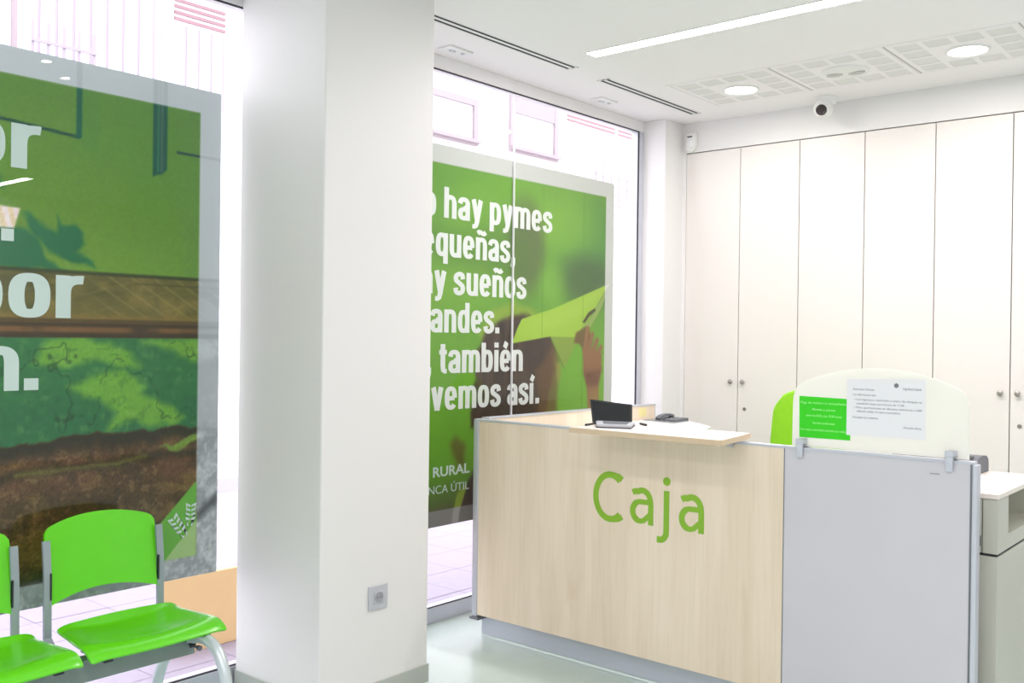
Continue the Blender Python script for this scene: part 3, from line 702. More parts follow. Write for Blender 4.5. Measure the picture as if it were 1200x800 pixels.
# security camera
t = thing('security_camera', 'white turret security camera with a dark round lens, on the ceiling by the wardrobe wall', 'camera', (-2.325, 5.66, CE))
bx = Vector((-2.325, 5.66, CE)); dirn = (Vector((-.55, -.2, .85))-Vector((-2.325, 5.6, 2.87))).normalized(); dirn = Vector((.12, -.93, -.34)).normalized()
finish('base', lathe(B(), bx, (0, 0, -1), [(0, 0), (.062, 0), (.062, .012), (.056, .03), (.05, .045), (0, .05)], 28), MT['wplastic'], t, smooth=True)
bc = Vector((-2.333, 5.63, CE-.072))
prof = [(.058*math.sin(a), -.058*math.cos(a)) for a in np.linspace(0, PI*.80, 12)]
prof[0] = (0, -.058)
finish('ball', lathe(B(), bc, dirn, prof+[(.032, .043), (.0, .043)], 28), MT['wplastic'], t, smooth=True)
finish('lens', lathe(B(), bc+dirn*.0432, dirn, [(.0318, 0), (.0318, .004), (.026, .006), (.020, .003), (0, .004)], 24), MT['lens'], t, smooth=True)
# motion detector
t = thing('motion_detector', 'white motion detector with a small dark slit, high in the corner beside the wardrobes', 'detector', (-3.315, YC, 2.83))
pts = []
x0, x1, z0, z1 = -3.352, -3.278, 2.762, 2.892
for a in np.linspace(0, 1, 7): pts.append((x0+.0+.03*(1-math.sin(a*PI/2)), YC, z0+.035*(1-math.cos(a*PI/2))))
pts = [(x0+.018, YC, z0), (x1-.03, YC, z0), (x1-.012, YC, z0+.014), (x1, YC, z0+.045), (x1, YC, z1-.006), (x1-.006, YC, z1), (x0+.006, YC, z1), (x0, YC, z1-.006), (x0, YC, z0+.02)]
bm = prism(B(), [(p[0], p[1]-.0, p[2]) for p in pts], (0, -.042, 0))
bmesh.ops.bevel(bm, geom=[e for e in bm.edges if all(abs(v.co.y-(YC-.042)) < 1e-4 for v in e.verts)], offset=.008, segments=3, affect='EDGES')
finish('housing', bm, MT['wplastic'], t, smooth=True)
obox('slit', (-3.335, -3.297, YC-.0435, YC-.040, 2.862, 2.870), MT['dark'], t)
finish('lens_window', lathe(B(), (-3.316, YC-.040, 2.822), (0, -1, 0), [(.026, 0), (.026, .003), (.018, .008), (0, .010)], 20), MT['paper'], t, smooth=True)

# ================================================================== WARDROBES
DZ0, DZ1 = .075, 2.758
def wardrobe(x0, xm, x1, label, lock=True):
    t = thing('wardrobe', label, 'wardrobe', (xm, YC+.3, 0), group='row of built-in wardrobes')
    bm = B(); y0, y1 = YC+.022, YC+.60
    box(bm, x0+.001, x0+.019, y0, y1, 0, 2.763); box(bm, x1-.019, x1-.001, y0, y1, 0, 2.763)
    box(bm, x0+.019, x1-.019, y0, y1, 2.745, 2.763); box(bm, x0+.019, x1-.019, y0, y1, .06, .078); box(bm, x0+.019, x1-.019, y1-.012, y1, .078, 2.745)
    finish('carcass', bm, MT['cab'], t)
    obox('plinth', (x0+.019, x1-.019, YC+.022, YC+.04, 0, .06), MT['skirt'], t)
    obox('shadow_strip', (xm-.02, xm+.02, YC+.0205, YC+.022, DZ0, DZ1), MT['cabdark'], t)
    for a, b, kx in ((x0+.0025, xm-.0025, xm-.045), (xm+.0025, x1-.0025, xm+.042)):
        d = obox('door', (a, b, YC, YC+.019, DZ0, DZ1), MT['cab'], t, bev=.0015)
        kb = B(); lathe(kb, (kx, YC, 1.2245), (0, -1, 0), [(.006, 0), (.006, .010), (.013, .014), (.016, .020), (.014, .026), (.008, .029), (0, .03)], 18)
        finish('knob', kb, MT['knob'], d, smooth=True)
        if lock and kx > xm:
            finish('lock', lathe(B(), (kx+.010, YC, 1.0485), (0, -1, 0), [(.012, 0), (.012, .004), (.009, .005), (.009, .002), (0, .002)], 18), MT['knob'], d, smooth=True)
    return t
wardrobe(-3.362, -2.9605, -2.554, 'tall cream built-in wardrobe with two doors, next to the window pier')
wardrobe(-2.554, -2.144, -1.737, 'tall cream built-in wardrobe, the middle one, rising behind the frosted screen')
wardrobe(-1.737, -1.331, -.912, 'tall cream built-in wardrobe at the right edge of the photo')

# ================================================================== COUNTER
YD = 3.600; ZT = 1.0765
t = desk = thing('reception_counter', 'maple and light grey reception counter lettered Caja in green', 'counter', (-2.1, YD, 0))
obox('front_panel', (-3.246, -1.631, YD, YD+.038, .106, ZT), MT['wood'], t, bev=.001)
obox('grey_panel', (-1.629, -.946, YD+.001, YD+.037, .012, ZT), MT['greyp'], t, bev=.001, label='light grey end panel')
obox('side_panel', (-3.262, -3.222, YD+.038, 5.215, .106, 1.086), MT['wood'], t, bev=.001)
bm = B(); box(bm, -3.246, -1.631, YD-.003, YD+.041, ZT, ZT+.009); box(bm, -1.629, -.934, YD-.003, YD+.041, ZT, ZT+.009); finish('top_rail', bm, MT['alu'], t)
obox('top_rail', (-3.266, -3.218, YD+.041, 5.219, 1.086, 1.093), MT['alu'], t)
bm = B(); box(bm, -3.281, -3.246, YD-.004, YD+.042, .095, ZT+.010, bev=.005)
finish('corner_post', bm, MT['alu'], t, smooth=True)
obox('post_foot', (-3.288, -3.228, YD-.012, YD+.06, .082, .095), MT['alud'], t, bev=.003)
obox('joint_strip', (-1.6312, -1.6288, YD-.001, YD+.03, .106, ZT), MT['alud'], t)
bm = B(); box(bm, -.946, -.940, YD-.001, YD+.038, .012, ZT); finish('edge_shadow', bm, MT['alud'], t)
obox('end_profile', (-.940, -.922, YD-.003, YD+.041, 0, ZT), MT['alu'], t, bev=.004)
obox('end_profile', (-3.262, -3.222, 5.215, 5.222, 0, 1.086), MT['alu'], t)
bm = B(); box(bm, -3.262, -1.0, YD+.055, YD+.073, 0, .108); box(bm, -3.262, -3.244, YD+.073, 5.2, 0, .108); finish('kick_plate', bm, MT['kick'], t)
# Caja: stroked letters with round-ish corners
def stroke(bm, pts, wd, y, th, closed=False):
    P = [Vector((p[0], p[1])) for p in pts]; L, Rr = [], []
    n = len(P)
    for i in range(n):
        if closed: d = (P[(i+1) % n]-P[i-1])
        else: d = P[min(i+1, n-1)]-P[max(i-1, 0)]
        d.normalize(); nrm = Vector((-d.y, d.x)); ww = wd(i/(n-1)) if callable(wd) else wd
        L.append(P[i]+nrm*ww/2); Rr.append(P[i]-nrm*ww/2)
    m = n if closed else n-1
    mk = lambda v, yy: bm.verts.new((v.x, yy, v.y))
    fl = [mk(v, y) for v in L]; fr = [mk(v, y) for v in Rr]; bl = [mk(v, y+th) for v in L]; br = [mk(v, y+th) for v in Rr]
    for i in range(m):
        j = (i+1) % n
        for q in ((fl[i], fl[j], fr[j], fr[i]), (bl[i], br[i], br[j], bl[j]), (fl[i], bl[i], bl[j], fl[j]), (fr[i], fr[j], br[j], br[i])): bm.faces.new(q)
    if not closed:
        bm.faces.new((fl[0], fr[0], br[0], bl[0])); bm.faces.new((fl[-1], bl[-1], br[-1], fr[-1]))
def arc(cx, cz, rx, rz, a0, a1, n=22): return [(cx+rx*math.cos(math.radians(a0+(a1-a0)*i/n)), cz+rz*math.sin(math.radians(a0+(a1-a0)*i/n))) for i in range(n+1)]
yl = YD-.0015; th = .0015; SW = .0285
def letter_a(x0, zb):
    bm = B(); w_ = .122; xr = x0+w_-SW/2; xh_ = .162
    top = arc(x0+.064, zb+xh_-.068, .0425, .053, 118, 8, 14)
    stroke(bm, [(x0+.014, zb+xh_-.028)] + [(x0+.026, zb+xh_-.022)] + top + [(xr, zb+xh_-.08), (xr, zb)], SW*.92, yl, th)
    bowl = [(xr, zb+.098), (x0+.075, zb+.097)] + arc(x0+.055, zb+.0545, .040, .0425, 90, 270, 16) + [(x0+.072, zb+.016), (xr-.004, zb+.045)]
    stroke(bm, bowl, lambda u: SW*(.80 if u < .25 or u > .8 else .95), yl-.0003, th)
    return bm
bm = B(); stroke(bm, arc(-2.452, .7900, .077, .099, 48, 312, 34), lambda u: SW*(1.0 if .1 < u < .9 else .9), yl, th)
stroke(bm, [(-2.436, .8895), (-2.405, .884), (-2.388, .872)], SW*.9, yl-.0003, th); stroke(bm, [(-2.436, .6905), (-2.405, .696), (-2.387, .708)], SW*.9, yl-.0003, th)
finish('letter_c', bm, MT['caja'], t)
finish('letter_a', letter_a(-2.346, .690), MT['caja'], t)
bm = B(); jx = -2.160
stroke(bm, [(jx, .848), (jx, .675)] + arc(jx-.032, .672, .032, .037, 0, -80, 10) + [(jx-.046, .636)], SW*.95, yl, th)
cyl(bm, (jx, yl+th, .889), (0, -1, 0), .0185, th, 20)
finish('letter_j', bm, MT['caja'], t)
finish('letter_a', letter_a(-2.100, .688), MT['caja'], t)
bm = B(); box(bm, -1.080, -1.048, YD, YD+.001, 1.0315, 1.0335); finish('maker_mark', bm, MT['dgrey'], t)
# shelf on brackets
bm = B(); pts = [(-2.462, 3.300), (-1.766, 3.300), (-1.753, 3.306), (-1.749, 3.32), (-1.772, 3.48), (-1.800, 3.652), (-2.462, 3.652)]
sh = prism(B(), [(x, y, 1.098) for x, y in pts], (0, 0, .0215))
sh.normal_update()
for f in sh.faces: f.material_index = 0 if abs(f.normal.z) > .5 else 1
finish('counter_shelf', sh, [MT['shelf'], MT['shelfedge']], t)
for x in (-2.36, -1.86):
    bm = B(); prism(bm, [(x-.014, 3.592, 1.098), (x-.014, 3.50, 1.098), (x-.014, 3.515, 1.088), (x-.014, 3.592, 1.062)], (.028, 0, 0)); box(bm, x-.014, x+.014, 3.6, 3.62, 1.083, 1.098)
    finish('bracket', bm, MT['alu'], t)

# frosted screen on clamps
t = thing('glass_screen', 'frosted glass screen with an arched top, clamped on the counter', 'screen', (-1.28, YD+.02, 1.0855))
def arch_pts(x0, x1, zb, zs_, zt):
    out = [(x0, zb), (x0+.002, zs_-.03)]
    cx = (x0+x1)/2; hw = (x1-x0)/2
    out += [(x0+.004, zs_), (x0+.012, zs_+.025), (x0+.028, zs_+.046), (x0+.06, zs_+.063)]
    for i in range(1, 12):
        u = -1+2*i/12; xx = cx+u*(hw-.06); out.append((xx, zs_+.063+(zt-zs_-.063)*(1-u*u)))
    out += [(x1-.06, zs_+.063), (x1-.028, zs_+.046), (x1-.012, zs_+.025), (x1-.004, zs_), (x1-.002, zs_-.03), (x1, zb)]
    return out
bm = prism(B(), [(x, YD+.016, z) for x, z in arch_pts(-1.606, -.956, 1.090, 1.285, 1.401)], (0, .008, 0))
finish('pane', bm, MT['frost'], t)
for x in (-1.562, -1.012):
    bm = B(); prism(bm, [(x-.013, YD-.014, 1.046), (x+.010, YD-.014, 1.046), (x+.012, YD-.016, 1.106), (x-.013, YD-.022, 1.110)], (0, .010, 0))
    prism(bm, [(x-.014, YD-.022, 1.100), (x+.014, YD-.022, 1.100), (x+.020, YD+.03, 1.100), (x-.004, YD+.03, 1.100)], (0, 0, .020))
    box(bm, x-.010, x+.016, YD+.026, YD+.060, 1.0856, 1.118); box(bm, x-.010, x+.012, YD+.050, YD+.060, 1.046, 1.0856)
    bmesh.ops.bevel(bm, geom=bm.edges[:], offset=.0015, segments=1, affect='EDGES')
    finish('clamp', bm, MT['alu'], t)
# notices
t = thing('notice', 'bright green notice taped to the frosted screen, left of the white letter', 'notice', (-1.48, YD+.0155, 1.12))
prism(bm := B(), [(-1.578, YD+.0150, 1.284), (-1.378, YD+.0150, 1.281), (-1.375, YD+.0150, 1.125), (-1.576, YD+.0150, 1.124)], (0, .0006, 0))
finish('sheet', bm, MT['gpaper'], t)
for s, z, wd in (('Pago de recibos no domiciliados:', 1.256, .184), ('Martes y jueves', 1.231, .090), ('entre las 8:30 y las 10:30 horas', 1.207, .140), ('Servicio preferente', 1.179, .088), ('Para mayor comodidad domicilie sus recibos', 1.152, .184)):
    text('print_line', s, (-1.4795, YD+.0148, z), AX_DESK, .0125, MT['gtext'], t, width=wd, anchor='C', thick=.0002, offset=.006)
t = thing('notice', 'white letter with grey print taped to the frosted screen, overlapping a green notice', 'notice', (-1.245, YD+.0145, 1.14))
prism(bm := B(), [(-1.390, YD+.0138, 1.356), (-1.104, YD+.0138, 1.366), (-1.101, YD+.0138, 1.148), (-1.390, YD+.0138, 1.146)], (0, .0006, 0))
finish('sheet', bm, MT['paper'], t)
yt = YD+.0136
def pl(s, x, z, wd, anchor='L', size=.0105, m='ink'): text('print_line', s, (x, yt, z), AX_DESK, size, MT[m], t, width=wd, anchor=anchor, thick=.0002, offset=.004)
pl('Estimados clientes:', -1.366, 1.317, .080); pl('Les informamos que:', -1.366, 1.297, .086)
pl('• Los ingresos a domicilio y cobro de cheques se', -1.361, 1.279, .245); pl('atenderán hasta con horario de 11:00.', -1.352, 1.264, .175)
pl('• Para aportaciones en efectivo inferiores a 600', -1.361, 1.249, .245); pl('deberán utilizar el cajero automático.', -1.352, 1.235, .162)
pl('Disculpen las molestias.', -1.366, 1.212, .096); pl('Dirección oficina', -1.117, 1.184, .062, 'R'); pl('Caja Rural Central', -1.119, 1.324, .064, 'R', .013)
bm = B()
for dx, dz, w2, h2 in ((0, 0, .010, .004), (-.005, .004, .006, .010), (.005, .004, .006, .010), (0, .005, .005, .013)): box(bm, -1.207+dx-w2/2, -1.207+dx+w2/2, yt-.0002, yt, 1.331+dz, 1.331+dz+h2)
finish('emblem', bm, MT['ink'], t)

# signature pad and small screen on the shelf
zs1 = 1.1195
t = thing('display_screen', 'small black screen leaning on the counter shelf', 'screen', (-2.44, 3.60, zs1))
a = Vector((-2.535, 3.572, zs1)); u = Vector((.182, .045, 0)); lean = Vector((-.036, .030, .102)); tr = Vector((-.020, .030, .086))
nrm = u.cross(lean).normalized()
bm = prism(B(), [a, a+u, a+u+tr, a+lean], nrm*-.009)
bmesh.ops.bevel(bm, geom=bm.edges[:], offset=.002, segments=2, affect='EDGES')
finish('housing', bm, MT['blackp'], t)
i0 = a+u*.05+lean*.08+nrm*.0003
bm = prism(B(), [i0, i0+u*.9, i0+u*.9+tr*.84, i0+lean*.84], nrm*-.0006); finish('display', bm, mat('dark_screen', rgb(34, 36, 38), .2), t)
c0 = a+u*.5-nrm*.011
bm = prism(B(), [c0+Vector((-.03, 0, 0)), c0+Vector((.03, 0, 0)), c0+Vector((.02, .040, 0)), c0+Vector((-.02, .040, 0))], (0, 0, .012)); finish('stand', bm, MT['blackp'], t)
t = thing('signature_pad', 'flat grey and black pad lying on the counter shelf before the small screen', 'pad', (-2.36, 3.47, zs1))
p = [(-2.366, 3.362), (-2.229, 3.425), (-2.312, 3.585), (-2.480, 3.520)]
bm = prism(B(), [(x, y, zs1) for x, y in p], (0, 0, .005)); bmesh.ops.bevel(bm, geom=bm.edges[:], offset=.002, segments=2, affect='EDGES'); finish('base', bm, MT['dgrey'], t)
cx = sum(q[0] for q in p)/4; cy = sum(q[1] for q in p)/4; sc = lambda k: [(cx+(x-cx)*k, cy+(y-cy)*k) for x, y in p]
bm = prism(B(), [(x, y, zs1+.005) for x, y in sc(.98)], (0, 0, .010)); bmesh.ops.bevel(bm, geom=bm.edges[:], offset=.003, segments=2, affect='EDGES'); finish('top_shell', bm, MT['pad'], t)
q = [(cx+(x-cx)*.66, cy+.008+(y-cy)*.66) for x, y in p]
finish('writing_field', prism(B(), [(x, y, zs1+.015) for x, y in q], (0, 0, .0012)), MT['dgrey'], t)
t = thing('pen', 'short black pen lying on the counter shelf left of the small screen', 'pen', (-2.46, 3.45, zs1))
finish('barrel', sweep(B(), [(-2.456, 3.440, zs1+.0045), (-2.470, 3.508, zs1+.0045)], circ(.0045, 10)), MT['blackp'], t, smooth=True)
finish('cap', sweep(B(), [(-2.448, 3.402, zs1+.0045), (-2.456, 3.440, zs1+.0045)], circ(.0052, 10)), MT['blackp'], t, smooth=True)
t = thing('pen', 'black stylus lying on the counter shelf right of the grey pad', 'pen', (-2.30, 3.63, zs1))
finish('barrel', sweep(B(), [(-2.325, 3.642, zs1+.0045), (-2.283, 3.610, zs1+.0045)], circ(.0045, 10)), MT['blackp'], t, smooth=True)
finish('cap', sweep(B(), [(-2.283, 3.610, zs1+.0045), (-2.266, 3.597, zs1+.0045)], circ(.0052, 10)), MT['blackp'], t, smooth=True)

# white low cabinet behind the side panel, with mat and phone
t = thing('low_cabinet', 'low white-topped cabinet behind the counter, along the window panel', 'cabinet', (-3.0, 5.0, 0))
top = [(-3.215, 4.30), (-2.75, 4.30), (-2.66, 4.55), (-2.635, 4.80), (-2.70, 4.98), (-2.85, 5.12), (-3.0, 5.23), (-3.1, 5.27), (-3.215, 5.28)]
bm = prism(B(), [(x, y, .975) for x, y in top], (0, 0, .025)); finish('top', bm, MT['wplastic'], t)
bm = B(); box(bm, -3.21, -2.80, 4.36, 4.90, .05, .975); finish('body', bm, MT['cab'], t)
for a, b in ((.06, .50), (.505, .97)):
    d = obox('drawer', (-2.80, -2.782, 4.365, 4.895, a, b), MT['cab'], t, bev=.002)
    obox('handle', (-2.782, -2.768, 4.55, 4.71, b-.07, b-.055), MT['knob'], d, bev=.003)
obox('plinth', (-3.20, -2.83, 4.38, 4.88, 0, .05), MT['skirt'], t)
tm = props(finish('desk_mat', prism(B(), [(-3.205, 5.05, 1.0), (-2.955, 4.995, 1.0), (-2.972, 5.20, 1.0), (-3.06, 5.243, 1.0), (-3.205, 5.262, 1.0)], (0, 0, .004)), MT['mgrey']), 'grey mat lying on the white low cabinet under the phone', 'mat')
t = thing('desk_phone', 'dark grey desk phone on a grey mat on the low cabinet', 'phone', (-3.06, 5.13, 1.004))
bm = prism(B(), [(-3.125, 5.06, 1.004), (-3.125, 5.21, 1.004), (-3.125, 5.21, 1.020), (-3.125, 5.06, 1.010)], (.145, 0, 0)); bmesh.ops.bevel(bm, geom=bm.edges[:], offset=.002, segments=2, affect='EDGES'); finish('base', bm, MT['dgrey'], t)
bm = sweep(B(), smooth_path([(-3.110, 5.07, 1.013), (-3.106, 5.09, 1.027), (-3.100, 5.13, 1.034), (-3.094, 5.17, 1.035), (-3.090, 5.20, 1.026)], 4), [(-.02, -.007), (.02, -.007), (.018, .007), (-.018, .007)]); finish('handset', bm, MT['dgrey'], t)
bm = B()
for i in range(3):
    for j in range(4): box(bm, -3.055+i*.022, -3.04+i*.022, 5.075+j*.026, 5.092+j*.026, 1.009+j*.0017, 1.0165+j*.0017)
finish('keypad', bm, MT['mgrey'], t)
props(obox('sticky_note', (-3.222, -3.2212, 5.03, 5.115, 1.02, 1.072), MT['note']), 'pale yellow sticky note on the inner face of the wooden side panel', 'note')

# office chair behind the counter
t = thing('office_chair', 'lime green office chair behind the counter, showing left of the frosted screen', 'chair', (-2.27, 5.02, 0), rz=math.radians(-90))
def grid_shell(nu, nv, fn, thick):
    bm = B(); f = [[bm.verts.new(fn(i/(nu-1)*2-1, j/(nv-1))) for j in range(nv)] for i in range(nu)]
    for i in range(nu-1):
        for j in range(nv-1): bm.faces.new((f[i][j], f[i+1][j], f[i+1][j+1], f[i][j+1]))
    bm.normal_update()
    g = bmesh.ops.solidify(bm, geom=bm.faces[:], thickness=thick)
    return bm
def bk(u, v):
    hw = .245-.07*v**1.6-.05*max(0, (v-.85)/.15)**2; y = .02*u*u - .06*v*v
    return (.02*v + .09*v*v*0 - .05+.05*v - .03*u*u, u*hw, .56+.66*v-.03*u*u*(v > .8))
bm = grid_shell(11, 11, lambda u, v: (bk(u, v)[0]-.23, bk(u, v)[1], bk(u, v)[2]), .055)
o = finish('backrest', bm, MT['limefab'], t, smooth=True, local=True); md = o.modifiers.new('b', 'BEVEL'); md.width = .018; md.segments = 3; md.limit_method = 'ANGLE'; md.angle_limit = 1.0
bm = B(); box(bm, -.22, .24, -.23, .23, .43, .51, bev=.03, seg=3); finish('seat', bm, MT['limefab'], t, smooth=True, local=True)
bm = B(); sweep(bm, smooth_path([(-.1, 0, .43), (-.24, 0, .42), (-.30, 0, .50), (-.30, 0, .75)], 4), [(-.03, -.008), (.03, -.008), (.03, .008), (-.03, .008)], up=(1, 0, .01)); finish('back_support', bm, MT['blackp'], t, local=True)
finish('gas_lift', cyl(cyl(B(), (0, 0, .10), (0, 0, 1), .028, .2, 16), (0, 0, .3), (0, 0, 1), .016, .13, 16), MT['alud'], t, smooth=True, local=True)
for k in range(5):
    a = 2*PI*k/5; d = Vector((math.cos(a), math.sin(a), 0))
    lg = finish('base_arm', sweep(B(), [d*.02+Vector((0, 0, .12)), d*.30+Vector((0, 0, .075))], [(-.022, -.014), (.022, -.014), (.016, .014), (-.016, .014)]), MT['blackp'], t, local=True)
    finish('castor', cyl(B(), d*.29+Vector((-d.y*.02, d.x*.02, .028)), (-d.y, d.x, 0), .028, -.04 if False else .012, 16), MT['blackp'], lg, smooth=True, local=True)

# grey teller unit at the right end
t = thing('teller_unit', 'grey-beige teller cash unit with a pale top and open niche, behind the counter end', 'cabinet', (-1.25, 4.05, 0))
x1 = -.884; y0, y1 = 3.722, 4.385
obox('top', (-1.52, x1+.002, y0-.002, y1, .946, .965), MT['unittop'], t, bev=.002)
bm = B()   # upper box with a niche in the end face
box(bm, -.936+.002, x1, y0, y0+.142, .752, .944); box(bm, -1.0, x1, y0+.142, y1-.02, .752, .806)
box(bm, -1.0, x1, y1-.02, y1, .752, .944); box(bm, -1.02, -1.0, y0+.142, y1, .752, .944)
finish('niche_box', bm, MT['unit'], t)
obox('niche_socket', (-1.0, -.997, y0+.18, y0+.23, .835, .885), MT['blackp'], t)
d = obox('drawer', (-1.50, -.938, y0, y0+.02, .752, .944), MT['unit'], t, bev=.001)
obox('latch', (-.972, -.940, y0-.001, y0+.001, .776, .812), MT['blackp'], d)
obox('shadow_gap', (-1.49, x1-.006, y0+.006, y1-.006, .742, .752), MT['dark'], t)
obox('body', (-1.50, x1, y0, y1, .03, .742), MT['unit'], t, bev=.002)
obox('plinth', (-1.48, x1-.02, y0+.03, y1, 0, .03), MT['dark'], t)
# banknote counter on it
t = thing('banknote_counter', 'dark grey rounded desk machine on the teller unit, behind the screen', 'machine', (-1.25, 4.29, .965))
pr = [(4.165, .965), (4.165, .985), (4.19, 1.014), (4.235, 1.031), (4.29, 1.037), (4.345, 1.032), (4.372, 1.018), (4.380, 1.0), (4.380, .965)]
bm = prism(B(), [(-1.42, y, z) for y, z in pr], (.34, 0, 0)); finish('housing', bm, MT['dgrey'], t, smooth=True)
bm = prism(B(), [(-1.41, 4.19, 1.016), (-1.10, 4.19, 1.016), (-1.10, 4.235, 1.033), (-1.41, 4.235, 1.033)], (0, -.002, .003)); finish('front_flap', bm, MT['blackp'], t)
obox('display', (-1.30, -1.20, 4.163, 4.166, .970, .984), MT['blackp'], t)

# socket on the column
t = thing('wall_socket', 'grey square power socket low on the white column', 'socket', (-2.98, 2.692, .42))
obox('frame', (-2.98, -2.972, 2.641, 2.743, .374, .474), MT['pad'], t, bev=.003)
bm = B(); box(bm, -2.972, -2.969, 2.667, 2.717, .399, .449, bev=.002); finish('cover', bm, MT['pad'], t)
finish('socket_well', lathe(B(), (-2.969, 2.692, .424), (1, 0, 0), [(.0225, 0), (.0225, .002), (.019, .002), (.018, .0006), (0, .0006)], 24), MT['mgrey'], t, smooth=True)
bm = B()
for dy in (-.0095, .0095): cyl(bm, (-2.9688, 2.692+dy, .424), (1, 0, 0), .0028, .001, 10)
finish('contact_hole', bm, MT['dark'], t)

# ================================================================== WAITING BENCH
t = bench = thing('beam_bench', 'beam bench of lime green plastic seats by the left window', 'bench', (-3.2, 1.4, 0))
XBM = -3.215
obox('beam', (XBM-.025, XBM+.025, .72, 1.985, .315, .395), MT['beam'], t, bev=.004)
def seat_fn(u, v, yc):
    # v 0 rear .. 1 front ; u -1..1 along the bench
    hw = .228+.029*sm(.0, .85, np.array(v)).item()
    x = -3.405+.318*v + .010*(1-u*u)*v
    z = .438 - .022*(1-u*u)*math.sin(PI*min(1, v*1.05))*1.0 - .034*max(0, (v-.78)/.22)**2 + .004*u*u - .010*max(0, (abs(u)-.82)/.18)**2
    if v < .12: z += .03*(1-v/.12)**2*(1-.6*u*u)
    return (x, yc+u*hw, z)
def back_fn(u, v, yc):
    hw = .207+.006*math.sin(PI*v)
    zb = .538+.034*(1-u*u); zt = .800+.038*(1-abs(u)**2.2) - .014*max(0, (abs(u)-.9)/.1)**2
    z = zb+(zt-zb)*v
    x = -3.395-.045*v - .030*(1-u*u)
    return (x, yc+u*hw, z)
for yc in (1.260, 1.795):
    bm = grid_shell(17, 17, lambda u, v: seat_fn(u, v, yc), .016)
    s = finish('seat', bm, MT['lime'], t, smooth=True); md = s.modifiers.new('s', 'SUBSURF'); md.levels = md.render_levels = 1
    bm = grid_shell(33, 15, lambda u, v: back_fn(u, v, yc-.045), .010)
    b_ = finish('backrest', bm, MT['lime'], t, smooth=True)
    for sd in (-1, 1):
        y = yc-.045+sd*.213
        bm = sweep(B(), [(XBM-.02, y, .405), (-3.37, y, .405), (-3.400, y, .43), (-3.404, y, .645), (-3.418, y-.0*sd, .765)], [(-.013, -.006), (.013, -.006), (.013, .006), (-.013, .006)], up=(0, 0, 1) if False else (1, 0, .3))
        finish('back_post', bm, MT['post'], t)
        finish('side_pad', box(B(), -3.408, -3.392, y-sd*.010-.003, y-sd*.010+.003, .56, .655, bev=.003), MT['blackp'], b_)
    for dy in (-.185, .185): obox('seat_bracket', (XBM-.06, XBM+.11, yc+dy-.015, yc+dy+.015, .395, .412), MT['blackp'], t)
bm = prism(B(), [(XBM+.025, 1.955, .36), (XBM+.03, 1.955, .405), (XBM+.135, 1.955, .415), (XBM+.135, 1.955, .395), (XBM+.055, 1.955, .388), (XBM+.04, 1.955, .345)], (0, .022, 0))
finish('end_bracket', bm, MT['blackp'], t)
finish('bolt', cyl(cyl(B(), (XBM+.03, 1.966, .352), (1, 0, 0), .005, .05, 10), (XBM+.075, 1.966, .352), (1, 0, 0), .010, .012, 12), MT['dgrey'], t)
for yy in (1.968, .80):
    for pts in ([(XBM+.02, yy, .375), (-3.12, yy, .392), (-3.06, yy, .385), (-3.01, yy, .355), (-2.975, yy, .30), (-2.95, yy, .22), (-2.93, yy, .12), (-2.92, yy, .022)],
                [(XBM-.02, yy, .355), (-3.29, yy, .345), (-3.345, yy, .295), (-3.39, yy, .23), (-3.425, yy, .15), (-3.445, yy, .08), (-3.455, yy, .022)]):
        L = finish('leg', sweep(B(), smooth_path(pts, 5), circ(.021, 14), up=(0, 1, 0)), MT['leg'], t, smooth=True)
        finish('foot', cyl(B(), (pts[-1][0], yy, 0), (0, 0, 1), .026, .024, 18), MT['blackp'], L, smooth=True)

# ================================================================== STREET
ZP = -.05
pv = struct('floor_pavement', box(B(), -5.62, XW-.07, -4, 16, ZP-.2, ZP-.012), MT['kerb'])
sl = bpy.data.meshes.new('paving_slab'); bm = box(B(), -.198, .198, -.198, .198, -.012, 0, bev=.003, seg=1); bm.to_mesh(sl); bm.free(); sl.materials.append(MT['pave'])
for i in range(5):
    for j in range(26):
        o = bpy.data.objects.new('paving_slab', sl); COL.objects.link(o); o.parent = pv; o.location = (XW-.27-.4*i, .1+.4*j, ZP+random.uniform(-.0015, .0015))
struct('trim_kerb', box(B(), -5.78, -5.62, -4, 16, ZP-.2, ZP+.002, bev=.01), MT['kerb'])
struct('floor_road', box(B(), -9.0, -5.78, -4, 26, ZP-.3, ZP-.14), MT['asphalt'])
struct('floor_far_pavement', box(B(), -10.0, -9.0, -4, 26, ZP-.3, ZP), MT['kerb'])
props(obox('street_board', (-4.235, -4.20, 2.44, 3.35, ZP, .322), MT['orange'], bev=.004), 'low pale orange board on the pavement outside, under the left poster', 'board')

t = thing('apartment_building', 'pale pink and white apartment building across the street, seen over the posters', 'building', (-10.4, 10, ZP))
XF = -10.0
bm = B(); box(bm, XF-.8, XF, -4, 26, ZP, 9.5)
finish('wall', bm, MT['facade'], t)
def bld_window(y0, y1, z0, z1, box_h, fr='pink'):
    bm = B(); b = .10
    box(bm, XF, XF+.05, y0-b, y1+b, z1, z1+b); box(bm, XF, XF+.05, y0-b, y1+b, z0-b, z0); box(bm, XF, XF+.05, y0-b, y0, z0, z1); box(bm, XF, XF+.05, y1, y1+b, z0, z1)
    f = finish('window', bm, MT[fr], t)
    finish('pane', box(B(), XF, XF+.012, y0, y1, z0, z1), MT['winglass'], f)
    if box_h: finish('shutter_box', box(B(), XF+.012, XF+.045, y0, y1, z1-box_h, z1), MT['pink'], f)
    finish('sill', box(B(), XF+.05, XF+.12, y0-b, y1+b, z0-.07, z0-.02), MT['pink'], f)
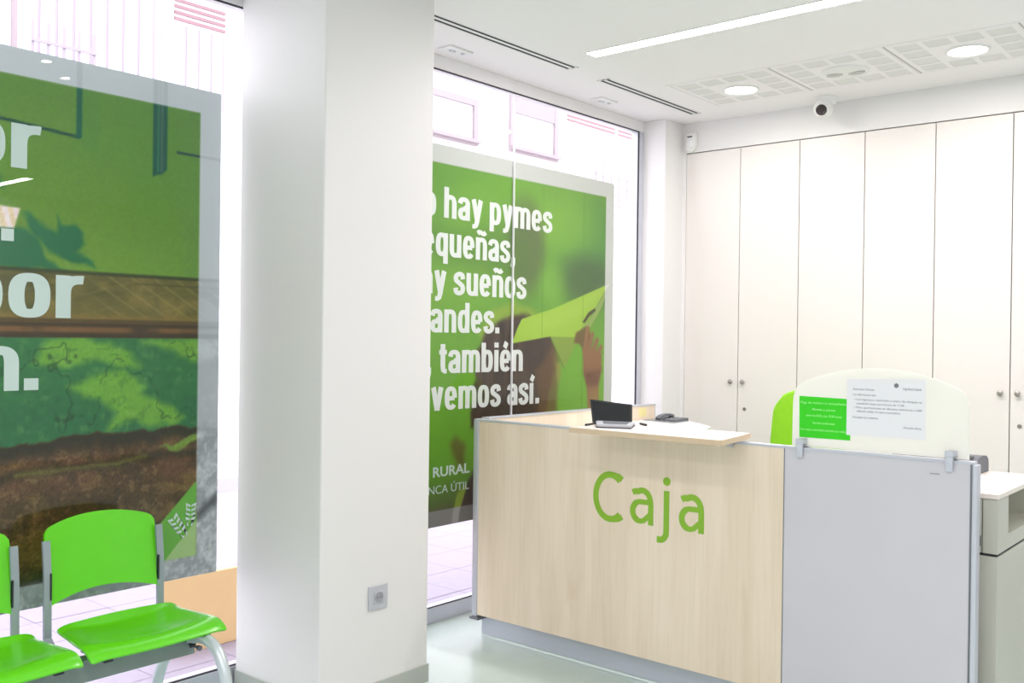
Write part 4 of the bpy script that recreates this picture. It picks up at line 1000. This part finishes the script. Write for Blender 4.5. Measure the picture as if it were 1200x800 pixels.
def shuttered(y0, y1, z0, z1, red):
    f = finish('window', box(B(), XF, XF+.03, y0-.06, y1+.06, z0-.06, z1+.06), MT['facade'], t)
    finish('blind_shadow', box(B(), XF+.03, XF+.034, y0, y1, z0, z1-.32), MT['shutter'], f)
    n = max(3, int((y1-y0)/.16))
    bm = B()
    for i in range(n):
        a = y0+(y1-y0)*i/n; box(bm, XF+.03, XF+.045, a, a+(y1-y0)/n*.78, z0, z1-.32)
    finish('slatted_blind', bm, MT['facade'], f)
    bm = B()
    for k in range(4): box(bm, XF+.03, XF+.05, y0, y1, z1-.28+.07*k, z1-.28+.07*k+.035)
    finish('louvre', bm, MT['redw' if red else 'shutter'], f)
def balcony(y0, y1, z, nb):
    sb = finish('balcony', box(B(), XF, XF+.75, y0, y1, z-.12, z), MT['facade'], t)
    bm = B()
    for k in range(5): box(bm, XF+.70, XF+.725, y0, y1, z+.12+.16*k, z+.15+.16*k)
    for y in np.linspace(y0, y1-.03, nb): box(bm, XF+.69, XF+.70, y, y+.03, z, z+.97)
    finish('railing', bm, MT['shutter'], sb)
for zz in (0, 3.0):
    bld_window(9.35, 10.84, 4.50+zz, 5.0+zz if not zz else 5.2+zz, 0); bld_window(11.80, 12.84, 4.55+zz, 5.40+zz, .32)
    shuttered(13.2, 14.62, 4.15+zz, 5.48+zz, True); shuttered(14.74, 15.6, 4.15+zz, 5.48+zz, True)
    shuttered(4.2, 5.62, 4.1+zz, 5.9+zz, False); shuttered(5.85, 6.5, 4.1+zz, 5.30+zz, True); shuttered(1.9, 3.9, 4.1+zz, 5.9+zz, False)
    shuttered(7.2, 8.6, 4.1+zz, 5.6+zz, False)
balcony(4.0, 4.62, 3.45, 5); balcony(13.1, 15.7, 3.45, 12)
for y in (2.4, 7.6, 12.6, 17.5): 
    f = finish('door', box(B(), XF, XF+.04, y, y+1.3, ZP, 2.3), MT['shutter'], t); finish('door_handle', box(B(), XF+.04, XF+.08, y+1.15, y+1.18, .9, 1.1), MT['alu'], f)
finish('downpipe', cyl(B(), (XF+.06, 5.73, ZP), (0, 0, 1), .04, 8, 10), MT['facade'], t)
finish('downpipe', cyl(B(), (XF+.06, 4.11, ZP), (0, 0, 1), .03, 8, 10), MT['pink'], t)
for i_, o in enumerate(list(bpy.data.objects)):
    if '_off' in o: del o['_off']
